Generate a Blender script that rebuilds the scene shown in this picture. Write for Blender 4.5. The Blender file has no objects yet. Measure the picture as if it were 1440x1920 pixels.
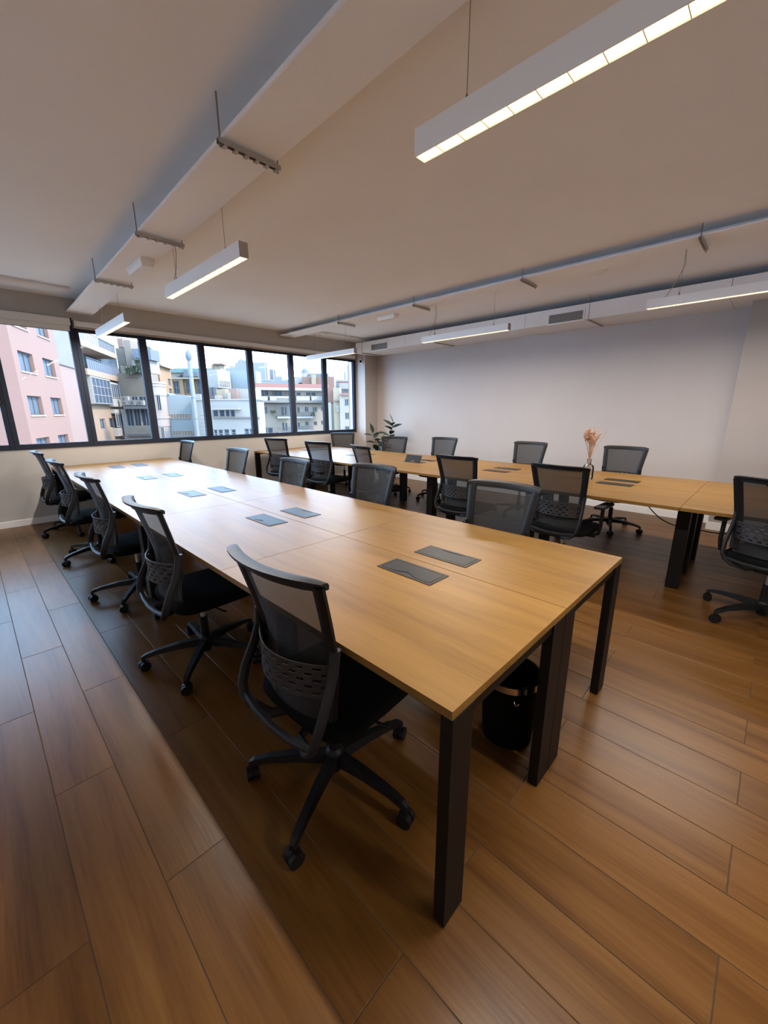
import bpy, math, random
from mathutils import Vector, Matrix
random.seed(7)
C = bpy.context.scene.collection
SC = bpy.context.scene

# ---------------------------------------------------------------- camera
F_PX, YAW, PIT, ROLL, CAM_H = 748.08, .7981, .2488, -.0039, 1.4464
CD = Vector((math.sin(YAW)*math.cos(PIT), math.cos(YAW)*math.cos(PIT), -math.sin(PIT)))
_r = Vector((math.cos(YAW), -math.sin(YAW), 0)); _u = _r.cross(CD)
CR = _r*math.cos(ROLL) + _u*math.sin(ROLL)
CU = _u*math.cos(ROLL) - _r*math.sin(ROLL)
CO = Vector((0, 0, CAM_H))
cam = bpy.data.cameras.new('camera'); cam_o = bpy.data.objects.new('camera', cam); C.objects.link(cam_o)
cam.sensor_fit = 'HORIZONTAL'; cam.sensor_width = 36.0; cam.lens = F_PX/1440*36
cam.clip_start = .02; cam.clip_end = 500
cam_o.matrix_world = Matrix(((CR.x, CU.x, -CD.x, 0), (CR.y, CU.y, -CD.y, 0), (CR.z, CU.z, -CD.z, CAM_H), (0, 0, 0, 1)))
SC.camera = cam_o

# ---------------------------------------------------------------- world, sun, exposure
w = bpy.data.worlds.new('sky'); SC.world = w; w.use_nodes = True
bg = w.node_tree.nodes['Background']
bg.inputs[0].default_value = (.40, .66, 1.0, 1); bg.inputs[1].default_value = 8.3
sun = bpy.data.lights.new('sun', 'SUN'); sun.energy = 6.0; sun.angle = math.radians(8); sun.color = (1, .93, .84)
sun_o = bpy.data.objects.new('sun', sun); C.objects.link(sun_o); sun_o.location = (8, -12, 20)
sun_o.rotation_euler = Vector((-.45, .6, -.66)).to_track_quat('-Z', 'Y').to_euler()
vs = SC.view_settings
vs.view_transform = 'Standard'; vs.look = 'None'; vs.gamma = 1; vs.use_curve_mapping = False
vs.exposure = 0.86
LAMP_W = 31.0          # watts of each pendant's own light
LAMP_COL = (1.0, .95, .87)

# ---------------------------------------------------------------- materials
def mat(name, col, rough=.5, metal=0.0, spec=None, noise=0.0, nscale=8.0, bump=0.0, stretch=(1, 1, 1), col2=None, coat=0):
    m = bpy.data.materials.new(name); m.use_nodes = True
    nt = m.node_tree; b = nt.nodes['Principled BSDF']
    b.inputs['Base Color'].default_value = (*col, 1); b.inputs['Roughness'].default_value = rough
    b.inputs['Metallic'].default_value = metal
    if spec is not None: b.inputs['Specular IOR Level'].default_value = spec
    if coat: b.inputs['Coat Weight'].default_value = coat
    if noise or bump:
        tc = nt.nodes.new('ShaderNodeTexCoord'); mp = nt.nodes.new('ShaderNodeMapping'); mp.inputs['Scale'].default_value = stretch
        nz = nt.nodes.new('ShaderNodeTexNoise'); nz.inputs['Scale'].default_value = nscale; nz.inputs['Detail'].default_value = 5
        nt.links.new(tc.outputs['Object'], mp.inputs[0]); nt.links.new(mp.outputs[0], nz.inputs['Vector'])
        if noise:
            rp = nt.nodes.new('ShaderNodeValToRGB')
            c2 = col2 or tuple(max(0, c*(1-noise)) for c in col)
            rp.color_ramp.elements[0].position = .3; rp.color_ramp.elements[1].position = .7
            rp.color_ramp.elements[0].color = (*c2, 1); rp.color_ramp.elements[1].color = (*col, 1)
            nt.links.new(nz.outputs[0], rp.inputs[0]); nt.links.new(rp.outputs[0], b.inputs['Base Color'])
        if bump:
            bp = nt.nodes.new('ShaderNodeBump'); bp.inputs['Strength'].default_value = bump; bp.inputs['Distance'].default_value = .01
            nt.links.new(nz.outputs[0], bp.inputs['Height']); nt.links.new(bp.outputs[0], b.inputs['Normal'])
    return m

def wood(name, dark, mid, light, rough, along='y', fine=1.0, rnd=.25, spec=.5, bump=.08):
    m = bpy.data.materials.new(name); m.use_nodes = True
    nt = m.node_tree; N = nt.nodes.new; L = nt.links.new; b = nt.nodes['Principled BSDF']
    tc = N('ShaderNodeTexCoord'); oi = N('ShaderNodeObjectInfo')
    off = N('ShaderNodeVectorMath'); off.operation = 'SCALE'; off.inputs[0].default_value = (37.1, 91.7, 13.3)
    L(oi.outputs['Random'], off.inputs['Scale'])
    ad = N('ShaderNodeVectorMath'); L(tc.outputs['Object'], ad.inputs[0]); L(off.outputs[0], ad.inputs[1])
    mp = N('ShaderNodeMapping'); mp.inputs['Scale'].default_value = (9*fine, .75*fine, 9*fine); L(ad.outputs[0], mp.inputs[0])
    n1 = N('ShaderNodeTexNoise'); n1.inputs['Scale'].default_value = 1.3; n1.inputs['Detail'].default_value = 6; n1.inputs['Roughness'].default_value = .6; n1.inputs['Distortion'].default_value = .5
    L(mp.outputs[0], n1.inputs['Vector'])
    mp2 = N('ShaderNodeMapping'); mp2.inputs['Scale'].default_value = (70*fine, 3.0*fine, 70*fine); L(ad.outputs[0], mp2.inputs[0])
    n2 = N('ShaderNodeTexNoise'); n2.inputs['Scale'].default_value = 1.6; n2.inputs['Detail'].default_value = 3; L(mp2.outputs[0], n2.inputs['Vector'])
    mx = N('ShaderNodeMath'); mx.operation = 'MULTIPLY_ADD'; mx.inputs[1].default_value = .28; L(n2.outputs[0], mx.inputs[0]); L(n1.outputs[0], mx.inputs[2])
    rp = N('ShaderNodeValToRGB'); e = rp.color_ramp.elements
    e[0].position = .44; e[0].color = (*dark, 1); e[1].position = .84; e[1].color = (*light, 1)
    k = e.new(.62); k.color = (*mid, 1); L(mx.outputs[0], rp.inputs[0])
    hv = N('ShaderNodeHueSaturation')
    mr = N('ShaderNodeMapRange'); mr.inputs['To Min'].default_value = 1-rnd; mr.inputs['To Max'].default_value = 1+rnd*.6
    L(oi.outputs['Random'], mr.inputs[0]); L(mr.outputs[0], hv.inputs['Value']); L(rp.outputs[0], hv.inputs['Color'])
    L(hv.outputs[0], b.inputs['Base Color'])
    b.inputs['Roughness'].default_value = rough; b.inputs['Specular IOR Level'].default_value = spec
    bp = N('ShaderNodeBump'); bp.inputs['Strength'].default_value = bump; bp.inputs['Distance'].default_value = .004
    L(n2.outputs[0], bp.inputs['Height']); L(bp.outputs[0], b.inputs['Normal'])
    return m

def emit(name, col, strength):
    m = bpy.data.materials.new(name); m.use_nodes = True; nt = m.node_tree
    for n in list(nt.nodes):
        if n.type != 'OUTPUT_MATERIAL': nt.nodes.remove(n)
    e = nt.nodes.new('ShaderNodeEmission'); e.inputs[0].default_value = (*col, 1); e.inputs[1].default_value = strength
    nt.links.new(e.outputs[0], nt.nodes['Material Output'].inputs[0]); return m

def seethrough(name, col, opacity, rough=.6, fresnel=False, tint=(1, 1, 1), ior=1.35):
    m = bpy.data.materials.new(name); m.use_nodes = True; nt = m.node_tree; b = nt.nodes['Principled BSDF']
    b.inputs['Base Color'].default_value = (*col, 1); b.inputs['Roughness'].default_value = rough
    t = nt.nodes.new('ShaderNodeBsdfTransparent'); t.inputs[0].default_value = (*tint, 1)
    mx = nt.nodes.new('ShaderNodeMixShader'); mx.inputs[0].default_value = opacity
    if fresnel:
        g = nt.nodes.new('ShaderNodeBsdfGlossy'); g.inputs['Roughness'].default_value = rough
        fr = nt.nodes.new('ShaderNodeFresnel'); fr.inputs[0].default_value = ior
        nt.links.new(fr.outputs[0], mx.inputs[0]); src = g
    else: src = b
    nt.links.new(t.outputs[0], mx.inputs[1]); nt.links.new(src.outputs[0], mx.inputs[2])
    nt.links.new(mx.outputs[0], nt.nodes['Material Output'].inputs[0]); return m

M = {
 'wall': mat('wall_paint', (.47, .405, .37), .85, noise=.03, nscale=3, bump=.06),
 'wall2': mat('bounce_wall_paint', (.84, .83, .82), .85, noise=.03, nscale=3, bump=.06),  # unseen walls painted brighter to bounce light onto the ceiling
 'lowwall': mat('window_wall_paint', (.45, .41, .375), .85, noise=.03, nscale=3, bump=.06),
 'ceil': mat('ceiling_plaster', (.86, .87, .90), .9, noise=.04, nscale=1.5, bump=.10),
 'duct': mat('white_duct_board', (.78, .75, .73), .7, noise=.02, nscale=4, bump=.05),
 'base': mat('baseboard_white', (.76, .72, .68), .45),
 'frame': mat('window_frame_dark', (.022, .026, .04), .7, spec=.12),  # dark frame tinted blue to stand in for window haze
 'glass': seethrough('window_glass', (1, 1, 1), .04, .0, True, ior=1.12),
 'vglass': seethrough('vase_glass', (.9, .92, .9), .18, .05, True, (.93, .94, .92)),
 'grout': mat('floor_grout', (.05, .035, .025), .9),
 'floor': wood('floor_plank_tile', (.077, .029, .0058), (.113, .046, .0098), (.147, .066, .0165), .32, rnd=.09, bump=.08, spec=.2),
 'oak': wood('oak_laminate', (.150, .072, .0165), (.187, .095, .0225), (.216, .112, .029), .40, fine=.95, rnd=.04, bump=.02, spec=.2),
 'edge': wood('oak_edge_band', (.32, .19, .09), (.42, .26, .13), (.5, .31, .16), .45, rnd=.05),
 'leg': mat('dark_leg_metal', (.0055, .0042, .0038), .5, spec=.2),
 'plastic': mat('black_plastic', (.0045, .0042, .0048), .5, spec=.25, bump=.03, nscale=300),
 'plastic2': mat('charcoal_plastic', (.0095, .009, .0105), .5, spec=.25, bump=.03, nscale=300),
 'band': mat('lumbar_band_grey', (.022, .020, .022), .5, spec=.3),
 'fabric': mat('black_seat_fabric', (.004, .004, .0045), .95, spec=.1, bump=.25, nscale=420),
 'mesh': seethrough('black_back_mesh', (.008, .0075, .008), .84, .8),
 'chrome': mat('chrome', (.75, .74, .72), .2, 1.0),
 'steel': mat('galvanised_steel', (.42, .40, .38), .4, .7),
 'rod': mat('thin_wire_steel', (.25, .24, .23), .45, .6),
 'box': mat('power_box_grey', (.019, .016, .014), .45, spec=.2),
 'boxd': mat('power_box_slot', (.015, .013, .012), .6),
 'lampw': mat('lamp_housing_white', (.88, .88, .88), .4),
 'led': emit('lamp_diffuser_light', (1.0, .80, .45), 1.5),
 'white': mat('white_plastic', (.78, .76, .74), .4),
 'lens': mat('camera_lens_black', (.01, .01, .01), .1),
 'bin': mat('bin_black', (.003, .003, .003), .8, spec=.08, bump=.1, nscale=200),
 'leaf': mat('rubber_leaf', (.018, .045, .026), .35, noise=.4, nscale=6),
 'stem': mat('plant_stem', (.07, .06, .035), .7),
 'soil': mat('potting_soil', (.03, .02, .014), .95),
 'straw': mat('dried_grass', (.50, .30, .17), .9, noise=.35, nscale=20),
 'straw2': mat('dried_flower_head', (.55, .30, .18), .95, noise=.35, nscale=30),
 'cable': mat('black_cable', (.012, .011, .011), .5),
 'blind': mat('roller_blind_white', (.66, .64, .61), .8),
}

# ---------------------------------------------------------------- mesh helpers
class MB:
    def __init__(s): s.v = []; s.f = []
    def quadgrid(s, pts, nu, nv, close=False):
        o = len(s.v); s.v += [tuple(p) for p in pts]
        for j in range(nv-1):
            for i in range(nu if close else nu-1):
                i2 = (i+1) % nu
                s.f.append((o+j*nu+i, o+j*nu+i2, o+(j+1)*nu+i2, o+(j+1)*nu+i))
    def hexa(s, p):      # 8 points: bottom 4 ccw, top 4 ccw
        o = len(s.v); s.v += [tuple(q) for q in p]
        for f in ((3, 2, 1, 0), (4, 5, 6, 7), (0, 1, 5, 4), (1, 2, 6, 5), (2, 3, 7, 6), (3, 0, 4, 7)): s.f.append(tuple(o+i for i in f))
        return s
    def box(s, x0, x1, y0, y1, z0, z1):
        return s.hexa([(x0, y0, z0), (x1, y0, z0), (x1, y1, z0), (x0, y1, z0), (x0, y0, z1), (x1, y0, z1), (x1, y1, z1), (x0, y1, z1)])
    def tube(s, path, r, n=8, flat=1.0, up=None, caps=True, taper=None):
        P = [Vector(p) for p in path]; o = len(s.v); m = len(P); prev = None
        for i, p in enumerate(P):
            t = (P[min(i+1, m-1)]-P[max(i-1, 0)]).normalized()
            if up is not None: a = Vector(up)
            elif prev is not None: a = prev
            else: a = Vector((0, 0, 1)) if abs(t.z) < .9 else Vector((1, 0, 0))
            a = (a - t*a.dot(t)).normalized(); prev = a; b = t.cross(a)
            rr = r if taper is None else r*taper[i]
            for k in range(n):
                an = 2*math.pi*(k+.5)/n
                s.v.append(tuple(p + a*math.cos(an)*rr + b*math.sin(an)*rr*flat))
        for i in range(m-1):
            for k in range(n):
                k2 = (k+1) % n
                s.f.append((o+i*n+k, o+i*n+k2, o+(i+1)*n+k2, o+(i+1)*n+k))
        if caps:
            s.f.append(tuple(o+k for k in reversed(range(n)))); s.f.append(tuple(o+(m-1)*n+k for k in range(n)))
        return s
    def lathe(s, prof, cx=0, cy=0, n=20, cz=0, caps=True):
        o = len(s.v); m = len(prof)
        for r, z in prof:
            for k in range(n):
                a = 2*math.pi*k/n; s.v.append((cx+r*math.cos(a), cy+r*math.sin(a), cz+z))
        for i in range(m-1):
            for k in range(n):
                k2 = (k+1) % n; s.f.append((o+i*n+k, o+i*n+k2, o+(i+1)*n+k2, o+(i+1)*n+k))
        if caps and prof[0][0] > 1e-5: s.f.append(tuple(o+k for k in reversed(range(n))))
        if caps and prof[-1][0] > 1e-5: s.f.append(tuple(o+(m-1)*n+k for k in range(n)))
        return s
    def disc_y(s, c, r, w, n=16, axis=(0, 1, 0)):
        a = Vector(axis).normalized(); c = Vector(c); return s.tube([c-a*w/2, c+a*w/2], r, n)
    def build(s, name, m, parent=None, smooth=False, bevel=0, loc=None, origin=None):
        v = s.v if origin is None else [(p[0]-origin[0], p[1]-origin[1], p[2]-origin[2]) for p in s.v]
        me = bpy.data.meshes.new(name); me.from_pydata(v, [], s.f); me.update()
        o = bpy.data.objects.new(name, me); C.objects.link(o)
        if m: me.materials.append(M[m] if isinstance(m, str) else m)
        if smooth:
            for p in me.polygons: p.use_smooth = True
            try: me.set_sharp_from_angle(angle=math.radians(40))
            except Exception: pass
        if parent: o.parent = parent
        if loc: o.location = loc
        elif origin is not None and parent is None: o.location = origin
        if bevel:
            b = o.modifiers.new('bevel', 'BEVEL'); b.width = bevel; b.segments = 2; b.limit_method = 'ANGLE'
        return o
def tag(o, label, cat, group=None):
    o['label'] = label; o['category'] = cat
    if group: o['group'] = group
    return o
def thing(name, label, cat, loc=(0, 0, 0), rz=0, group=None):
    o = bpy.data.objects.new(name, None); C.objects.link(o); o.empty_display_size = .05
    o.location = loc; o.rotation_euler = (0, 0, rz); return tag(o, label, cat, group)
def struct(o): o['kind'] = 'structure'; return o
def copy_tree(o, parent=None):
    c = o.copy(); C.objects.link(c); c.parent = parent
    for ch in o.children: copy_tree(ch, c)
    return c

# ================================================================ ROOM
XL, XR, YB, YW, ZC = -1.9, 6.57, -3.0, 6.898, 2.87
T = .25
struct(MB().box(XL-T, XR+T, YB-T, YW+T, ZC, ZC+.25).build('ceiling', 'ceil'))
struct(MB().box(XL-T, XL, YB-T, YW+T, -.2, ZC).build('wall_left', 'wall2'))
struct(MB().box(XL, XR, YB-T, YB, -.2, ZC).build('wall_back', 'wall2'))
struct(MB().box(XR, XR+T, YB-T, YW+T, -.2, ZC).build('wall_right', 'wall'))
# window wall: parapet below, header above, pier on the right
WZ0, WZ1 = .978, 2.515
mb = MB().box(XL, XR, YW, YW+.2, -.2, WZ0)
mb.box(XL, XR, YW, YW+.2, WZ1, ZC); mb.box(6.19, XR, YW, YW+.2, WZ0, WZ1)
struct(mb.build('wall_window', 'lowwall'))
struct(MB().box(6.2, XR, 6.6, YW, 0, ZC).build('wall_column', 'wall', bevel=.004))
struct(MB().box(6.22, XR, YB, .45, 0, ZC).build('wall_pilaster', mat('pilaster_shade_paint', (.34, .29, .265), .85, noise=.03, nscale=3, bump=.06), bevel=.004))  # wall paint darkened to stand in for shade on the pilaster
# baseboards
struct(MB().box(XL, 6.2, YW-.014, YW, 0, .085).build('baseboard_window', 'base', bevel=.003))
struct(MB().box(XR-.014, XR, .45, 6.6, 0, .10).build('baseboard_right', 'base', bevel=.003))
mb = MB().box(6.206, 6.22, YB, .45, 0, .10); mb.box(6.206, XR-.014, .45, .464, 0, .10)
struct(mb.build('baseboard_pilaster', 'base', bevel=.003))
struct(MB().box(XL, XL+.014, YB, YW-.014, 0, .085).build('baseboard_left', 'base', bevel=.003))

# floor: slab plus one object per plank
floor = struct(MB().box(XL-T, XR+T, YB-T, YW+T, -.2, -.0015).build('floor', 'grout'))
PX, PY, X0 = .1985, 1.275, -.0135
def plank_mb(hx, hy):
    m = MB(); c = .0012; h = .0085
    m.hexa([(-hx, -hy, -h), (hx, -hy, -h), (hx, hy, -h), (-hx, hy, -h), (-hx, -hy, -c), (hx, -hy, -c), (hx, hy, -c), (-hx, hy, -c)])
    o = len(m.v); m.v += [(-hx+c, -hy+c, 0), (hx-c, -hy+c, 0), (hx-c, hy-c, 0), (-hx+c, hy-c, 0)]
    m.f.remove((4, 5, 6, 7))
    m.f.append((o, o+1, o+2, o+3))
    for i in range(4): m.f.append((4+i, 4+(i+1) % 4, o+(i+1) % 4, o+i))
    return m
pcache = {}; rest = MB(); npl = 0
for k in range(-10, 34):
    xa, xb = X0+k*PX, X0+(k+1)*PX
    xa, xb = max(xa, XL), min(xb, XR)
    if xb-xa < .01: continue
    y = (-.123 if k % 2 else .5) - 3*PY
    while y < YW:
        ya, yb = max(y, YB), min(y+PY, YW); y += PY
        if yb-ya < .01: continue
        hx, hy = round((xb-xa)/2-.0011, 4), round((yb-ya)/2-.0011, 4)
        if xa < -.75 or yb < -.7 or (yb < .2 and xa < .3):
            rest.box(xa+.001, xb-.001, ya+.001, yb-.001, -.0085, 0); continue
        key = (hx, hy)
        if key not in pcache:
            o = plank_mb(hx, hy).build('plank', 'floor', floor); pcache[key] = o.data
        else:
            o = bpy.data.objects.new('plank', pcache[key]); C.objects.link(o); o.parent = floor
        o.location = ((xa+xb)/2, (ya+yb)/2, 0.0005*random.random()); npl += 1
ro = rest.build('planks_behind', 'floor', floor); ro['kind'] = 'stuff'

# windows: eleven sashes with frame and pane
MUL = [-1.9, -1.27, -.44, .39, 1.225, 2.025, 2.875, 3.705, 4.555, 5.345, 6.165]
for i in range(len(MUL)-1):
    a, b = MUL[i], MUL[i+1]
    if i == len(MUL)-2: b += .02
    h = .055 if i % 2 else .048
    y0, y1 = YW-.012, YW+.06
    m = MB()
    la = a + (.0 if i else 0); 
    m.box(a+.0005, a+h, y0, y1, WZ0+.0, WZ1); m.box(b-h, b-.0005, y0, y1, WZ0, WZ1)
    m.box(a+h, b-h, y0, y1, WZ0, WZ0+.066); m.box(a+h, b-h, y0+.02, y1, WZ1-.04, WZ1)
    o = struct(m.build('window_%d' % (i+1), 'frame', bevel=.004))
    g = MB().box(a+h, b-h, YW+.025, YW+.031, WZ0+.066, WZ1-.04).build('glass_pane', 'glass', o)
    if i in (2, 6):
        hd = MB(); hd.box(b-h*.8, b-h*.3, y0-.02, y0, 1.55, 1.67); hd.build('handle', 'plastic', o, bevel=.003)
# outer jamb of the facade beside the last pane
struct(MB().box(6.205, 6.6, YW+.2, YW+.26, -.2, 3.4).build('wall_outer_jamb', mat('outer_jamb_render', (.15, .12, .11), .8)))

# roller blind at the left windows
t = thing('roller_blind', 'white roller blind cassette over the leftmost windows, pulled a little way down', 'blind', (.39, 6.83, 2.50))
MB().box(-1.45, .80, -.03, .055, .03, .115).build('cassette', 'blind', t, bevel=.008)
MB().box(-1.42, .785, .0, .004, -.035, .04).build('blind_cloth', 'blind', t)
MB().box(.80, .815, -.035, .06, .0, .12).build('bracket', 'leg', t, bevel=.003)
t = thing('roller_blind', 'long white roller blind cassette fully rolled up above the middle windows', 'blind', (3.7, 6.84, 2.55))
MB().box(-2.45, 2.45, -.01, .05, -.01, .05).build('cassette', 'blind', t, bevel=.008)
MB().box(-2.47, -2.45, -.015, .055, -.02, .055).build('bracket', 'blind', t)

# ================================================================ DUCTS ON THE CEILING
def skew_box(m, xa, xb, sk, y0, y1, z0, z1):
    return m.hexa([(xa+sk*y0, y0, z0), (xb+sk*y0, y0, z0), (xb+sk*y1, y1, z0), (xa+sk*y1, y1, z0),
                   (xa+sk*y0, y0, z1), (xb+sk*y0, y0, z1), (xb+sk*y1, y1, z1), (xa+sk*y1, y1, z1)])
t = thing('ceiling_duct', 'flat plastered duct running along the ceiling above the left-hand table', 'duct', (1.2, 2, 2.70))
skew_box(MB(), 1.05, 1.335, .019, YB, YW, 2.70, 2.722).build('duct_panel', 'ceil', t, bevel=.008, origin=(1.2, 2, 2.70))
skew_box(MB(), 1.22, 1.33, .019, YB, YW, 2.722, ZC).build('duct_light_block', 'ceil', t, origin=(1.2, 2, 2.70))  # unseen core added to block light, keeping the gap above the panel dark
t = thing('ceiling_duct', 'thin plastered duct along the ceiling above the far table', 'duct', (4.5, 2, 2.785))
skew_box(MB(), 4.36, 4.67, -.006, YB, YW-.05, 2.785, 2.80).build('duct_panel', 'ceil', t, bevel=.004, origin=(4.5, 2, 2.785))
skew_box(MB(), 4.55, 4.66, -.006, YB, YW-.05, 2.80, ZC).build('duct_light_block', 'ceil', t, origin=(4.5, 2, 2.785))  # same unseen light block, darkening the gap over the far panel
t = thing('air_duct', 'boxy white air duct with supply grilles hung high along the right wall', 'duct', (5.9, 3, 2.59))
for (a, b) in ((-3.0, 0.62), (.62, 2.90), (2.90, 5.2), (5.2, 6.55)):
    MB().box(0, XR-5.9, a-3+.002, b-3-.002, 0, .195).build('duct_section', 'duct', t, bevel=.003)
for (ya, yb) in ((2.10, 2.55), (5.64, 6.08)):
    m = MB(); z0, z1 = .012, .118; e = .022
    m.box(-.010, 0, ya-3-e, yb-3+e, z0-e, z0); m.box(-.010, 0, ya-3-e, yb-3+e, z1, z1+e)
    m.box(-.010, 0, ya-3-e, ya-3, z0, z1); m.box(-.010, 0, yb-3, yb-3+e, z0, z1)
    g = m.build('vent_grille', 'white', t)
    MB().box(-.0015, 0.001, ya-3, yb-3, z0, z1).build('vent_back', 'boxd', g)
    for k in range(5):
        z = z0+(k+.7)*(z1-z0)/5.6
        MB().box(-.008, -.002, ya-3, yb-3, z, z+.007).build('slat', 'steel', g)
    m = MB()
    for k in range(22):
        y = ya-3+(k+.5)*(yb-ya)/22; m.box(-.006, -.002, y, y+.004, z0, z1)
    m.build('vertical_vanes', 'steel', g)['kind'] = 'stuff'

# hangers: threaded rod plus slotted strut
def hanger(x0, x1, y, z, label, group, teeth=True, right_rod=True, ztop=ZC):
    t = thing('duct_hanger', label, 'hanger', (x0, y, z), 0, group)
    L = x1-x0
    m = MB(); m.box(0, L, -.013, .013, .012, .016); m.box(0, L, -.013, -.010, -.006, .012); m.box(0, L, .010, .013, -.006, .012)
    m.build('strut', 'steel', t)
    if teeth:
        m = MB()
        n = 6
        for k in range(n):
            xx = L*(k+.4)/n; m.box(xx, xx+L/n*.35, -.015, .015, -.014, -.006)
        m.build('strut_lips', 'steel', t)['kind'] = 'stuff'
    m = MB().tube([(.012, 0, -.02), (.012, 0, ztop-z)], .004, 6); m.lathe([(.009, -.012), (.009, -.004)], .012, 0, 6); m.build('rod', 'rod', t)
    if right_rod:
        MB().tube([(L-.012, 0, -.02), (L-.012, 0, ztop-z)], .004, 6).build('rod', 'rod', t)
for y, lab in ((2.12, 'slotted steel hanger under the left duct, nearest the camera'), (3.53, 'slotted steel hanger under the left duct, middle of the three'), (4.98, 'slotted steel hanger under the left duct, closest to the windows')):
    xa = 1.05+.019*y; hanger(xa-.024, xa+.29+.018, y, 2.675, lab, 'hangers under the left duct')
for y, lab in ((.71, 'small hanger under the thin far duct, at the right edge of the picture'), (2.2, 'small hanger under the thin far duct, left of the smoke detector'), (3.67, 'small hanger under the thin far duct, above the middle far pendant lamp'), (5.18, 'small hanger under the thin far duct, closest to the windows')):
    xa = 4.36-.006*y; hanger(xa-.022, xa+.33, y, 2.762, lab, 'hangers under the far duct', False)
for y, lab in ((2.03, 'thin hanger under the boxy air duct, right of its large grille'), (4.52, 'thin hanger under the boxy air duct, behind the middle far pendant lamp'), (6.35, 'thin hanger under the boxy air duct, at its end by the windows')):
    t = thing('duct_hanger', lab, 'hanger', (5.885, y, 2.572), 0, 'hangers under the boxy air duct')
    MB().box(0, .60, -.01, .01, 0, .016).build('strut', 'steel', t)
    MB().tube([(.006, 0, 0), (.006, 0, ZC-2.572)], .003, 6).build('rod', 'rod', t)

# conduits at the ceiling by the windows
def conduit(x0, x1, y, label):
    t = thing('conduit', label, 'pipe', ((x0+x1)/2, y, ZC))
    for dy, r in ((0, .016), (.06, .014)):
        MB().tube([(x0-(x0+x1)/2, dy, -r-.006), (x1-(x0+x1)/2, dy, -r-.006)], r, 8).build('pipe', 'duct', t, True)
    for f in (.3, .72):
        xx = x0+(x1-x0)*f-(x0+x1)/2
        MB().box(xx-.012, xx+.012, -.03, .09, -.044, 0).build('clip', 'duct', t)
conduit(XL, 1.15, 6.28, 'pair of white pipes under the ceiling at the left, meeting the left duct')
conduit(4.67, 5.9, 6.36, 'pair of white pipes under the ceiling between the thin duct and the boxy air duct')

# ceiling devices
t = thing('emergency_light', 'white boxy emergency light under the left duct', 'emergency light', (1.325, 4.27, 2.70))
MB().box(-.058, .058, -.21, .21, -.016, 0).build('mount', 'white', t, bevel=.004)
m = MB().hexa([(-.045, -.19, -.06), (.045, -.19, -.06), (.045, .19, -.06), (-.045, .19, -.06), (-.056, -.205, -.016), (.056, -.205, -.016), (.056, .205, -.016), (-.056, .205, -.016)])
m.build('diffuser_cover', 'white', t, bevel=.004)
t = thing('emergency_light', 'white boxy emergency light under the thin far duct', 'emergency light', (4.58, 4.38, 2.785))
MB().box(-.055, .055, -.18, .18, -.016, 0).build('mount', 'white', t, bevel=.004)
MB().hexa([(-.042, -.16, -.055), (.042, -.16, -.055), (.042, .16, -.055), (-.042, .16, -.055), (-.052, -.175, -.016), (.052, -.175, -.016), (.052, .175, -.016), (-.052, .175, -.016)]).build('diffuser_cover', 'white', t, bevel=.004)
t = thing('smoke_detector', 'round white smoke detector on the ceiling beside the thin far duct', 'smoke detector', (4.87, 1.62, ZC))
MB().lathe([(.092, 0), (.092, -.018)], n=28).build('mount', 'white', t)
MB().lathe([(.080, -.018), (.080, -.036), (.06, -.050), (.03, -.056), (.001, -.057)], n=28).build('cover', 'white', t, True)
t = thing('dome_camera', 'small white dome camera with dark lens on the column beside the windows', 'camera', (6.2, 6.70, 2.47))
MB().tube([(0, 0, 0), (-.025, 0, 0)], .045, 20).build('mount', 'white', t, True)
MB().tube([(-.025, 0, 0), (-.045, 0, 0), (-.055, 0, 0)], .03, 16, taper=[1, .8, .4]).build('lens', 'lens', t, True)

# ================================================================ PENDANT LAMPS
def lamp(x, y0, y1, zb, label, wires, hh=.09, cable=None, watts=LAMP_W):
    yc = (y0+y1)/2; L = (y1-y0)/2; t = thing('pendant_lamp', label, 'lamp', (x, yc, zb), 0, 'linear pendant lamps')
    w = .03; th = .004
    m = MB(); m.box(-w, -w+th, -L, L, 0, hh); m.box(w-th, w, -L, L, 0, hh); m.box(-w+th, w-th, -L, L, hh-th, hh)
    m.build('housing', 'lampw', t)
    for s in (-1, 1): MB().box(-w, w, min(s*L, s*(L+.004)), max(s*L, s*(L+.004)), 0, hh).build('end_cap', 'lampw' if s > 0 else 'steel', t)
    MB().box(-w+th, w-th, -L, L, .006, .009).build('diffuser', 'led', t)
    m = MB(); n = 14
    for k in range(1, n): m.box(-w+th, w-th, -L+2*L*k/n-.0012, -L+2*L*k/n+.0012, .0005, .006)
    m.build('louvre_ribs', 'lampw', t)['kind'] = 'stuff'
    for wy in wires:
        m = MB().tube([(0, wy-yc, hh+.004), (0, wy-yc, ZC-zb-.03)], .0016, 5); m.build('suspension_wire', 'rod', t)
        MB().lathe([(.007, 0), (.007, .012), (.003, .03)], 0, wy-yc, 8, hh).build('wire_grip', 'rod', t)
        MB().lathe([(.006, -.055), (.009, -.04), (.009, 0)], 0, wy-yc, 8, ZC-zb).build('ceiling_fixing', 'rod', t)
    if cable:
        cy = cable-yc; H = ZC-zb
        MB().tube([(.012, cy, H), (.012, cy, H-.1), (.016, cy-.01, H*.62), (.02, cy+.03, H*.42), (.014, cy+.10, hh+.012), (.01, cy+.14, hh+.002)], .0035, 6).build('power_cable', 'steel', t, True)
    ld = bpy.data.lights.new('lamp_light', 'AREA'); ld.shape = 'RECTANGLE'; ld.size = .05; ld.size_y = 2*L-.02
    ld.energy = watts; ld.color = LAMP_COL
    lo = bpy.data.objects.new('lamp_light', ld); C.objects.link(lo); lo.parent = t; lo.location = (0, 0, -.002)
    return t
lamp(1.42, -.14, 1.18, 2.39, 'glowing linear pendant lamp at the top of the picture, nearest the camera', (.975, .06))
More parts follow.
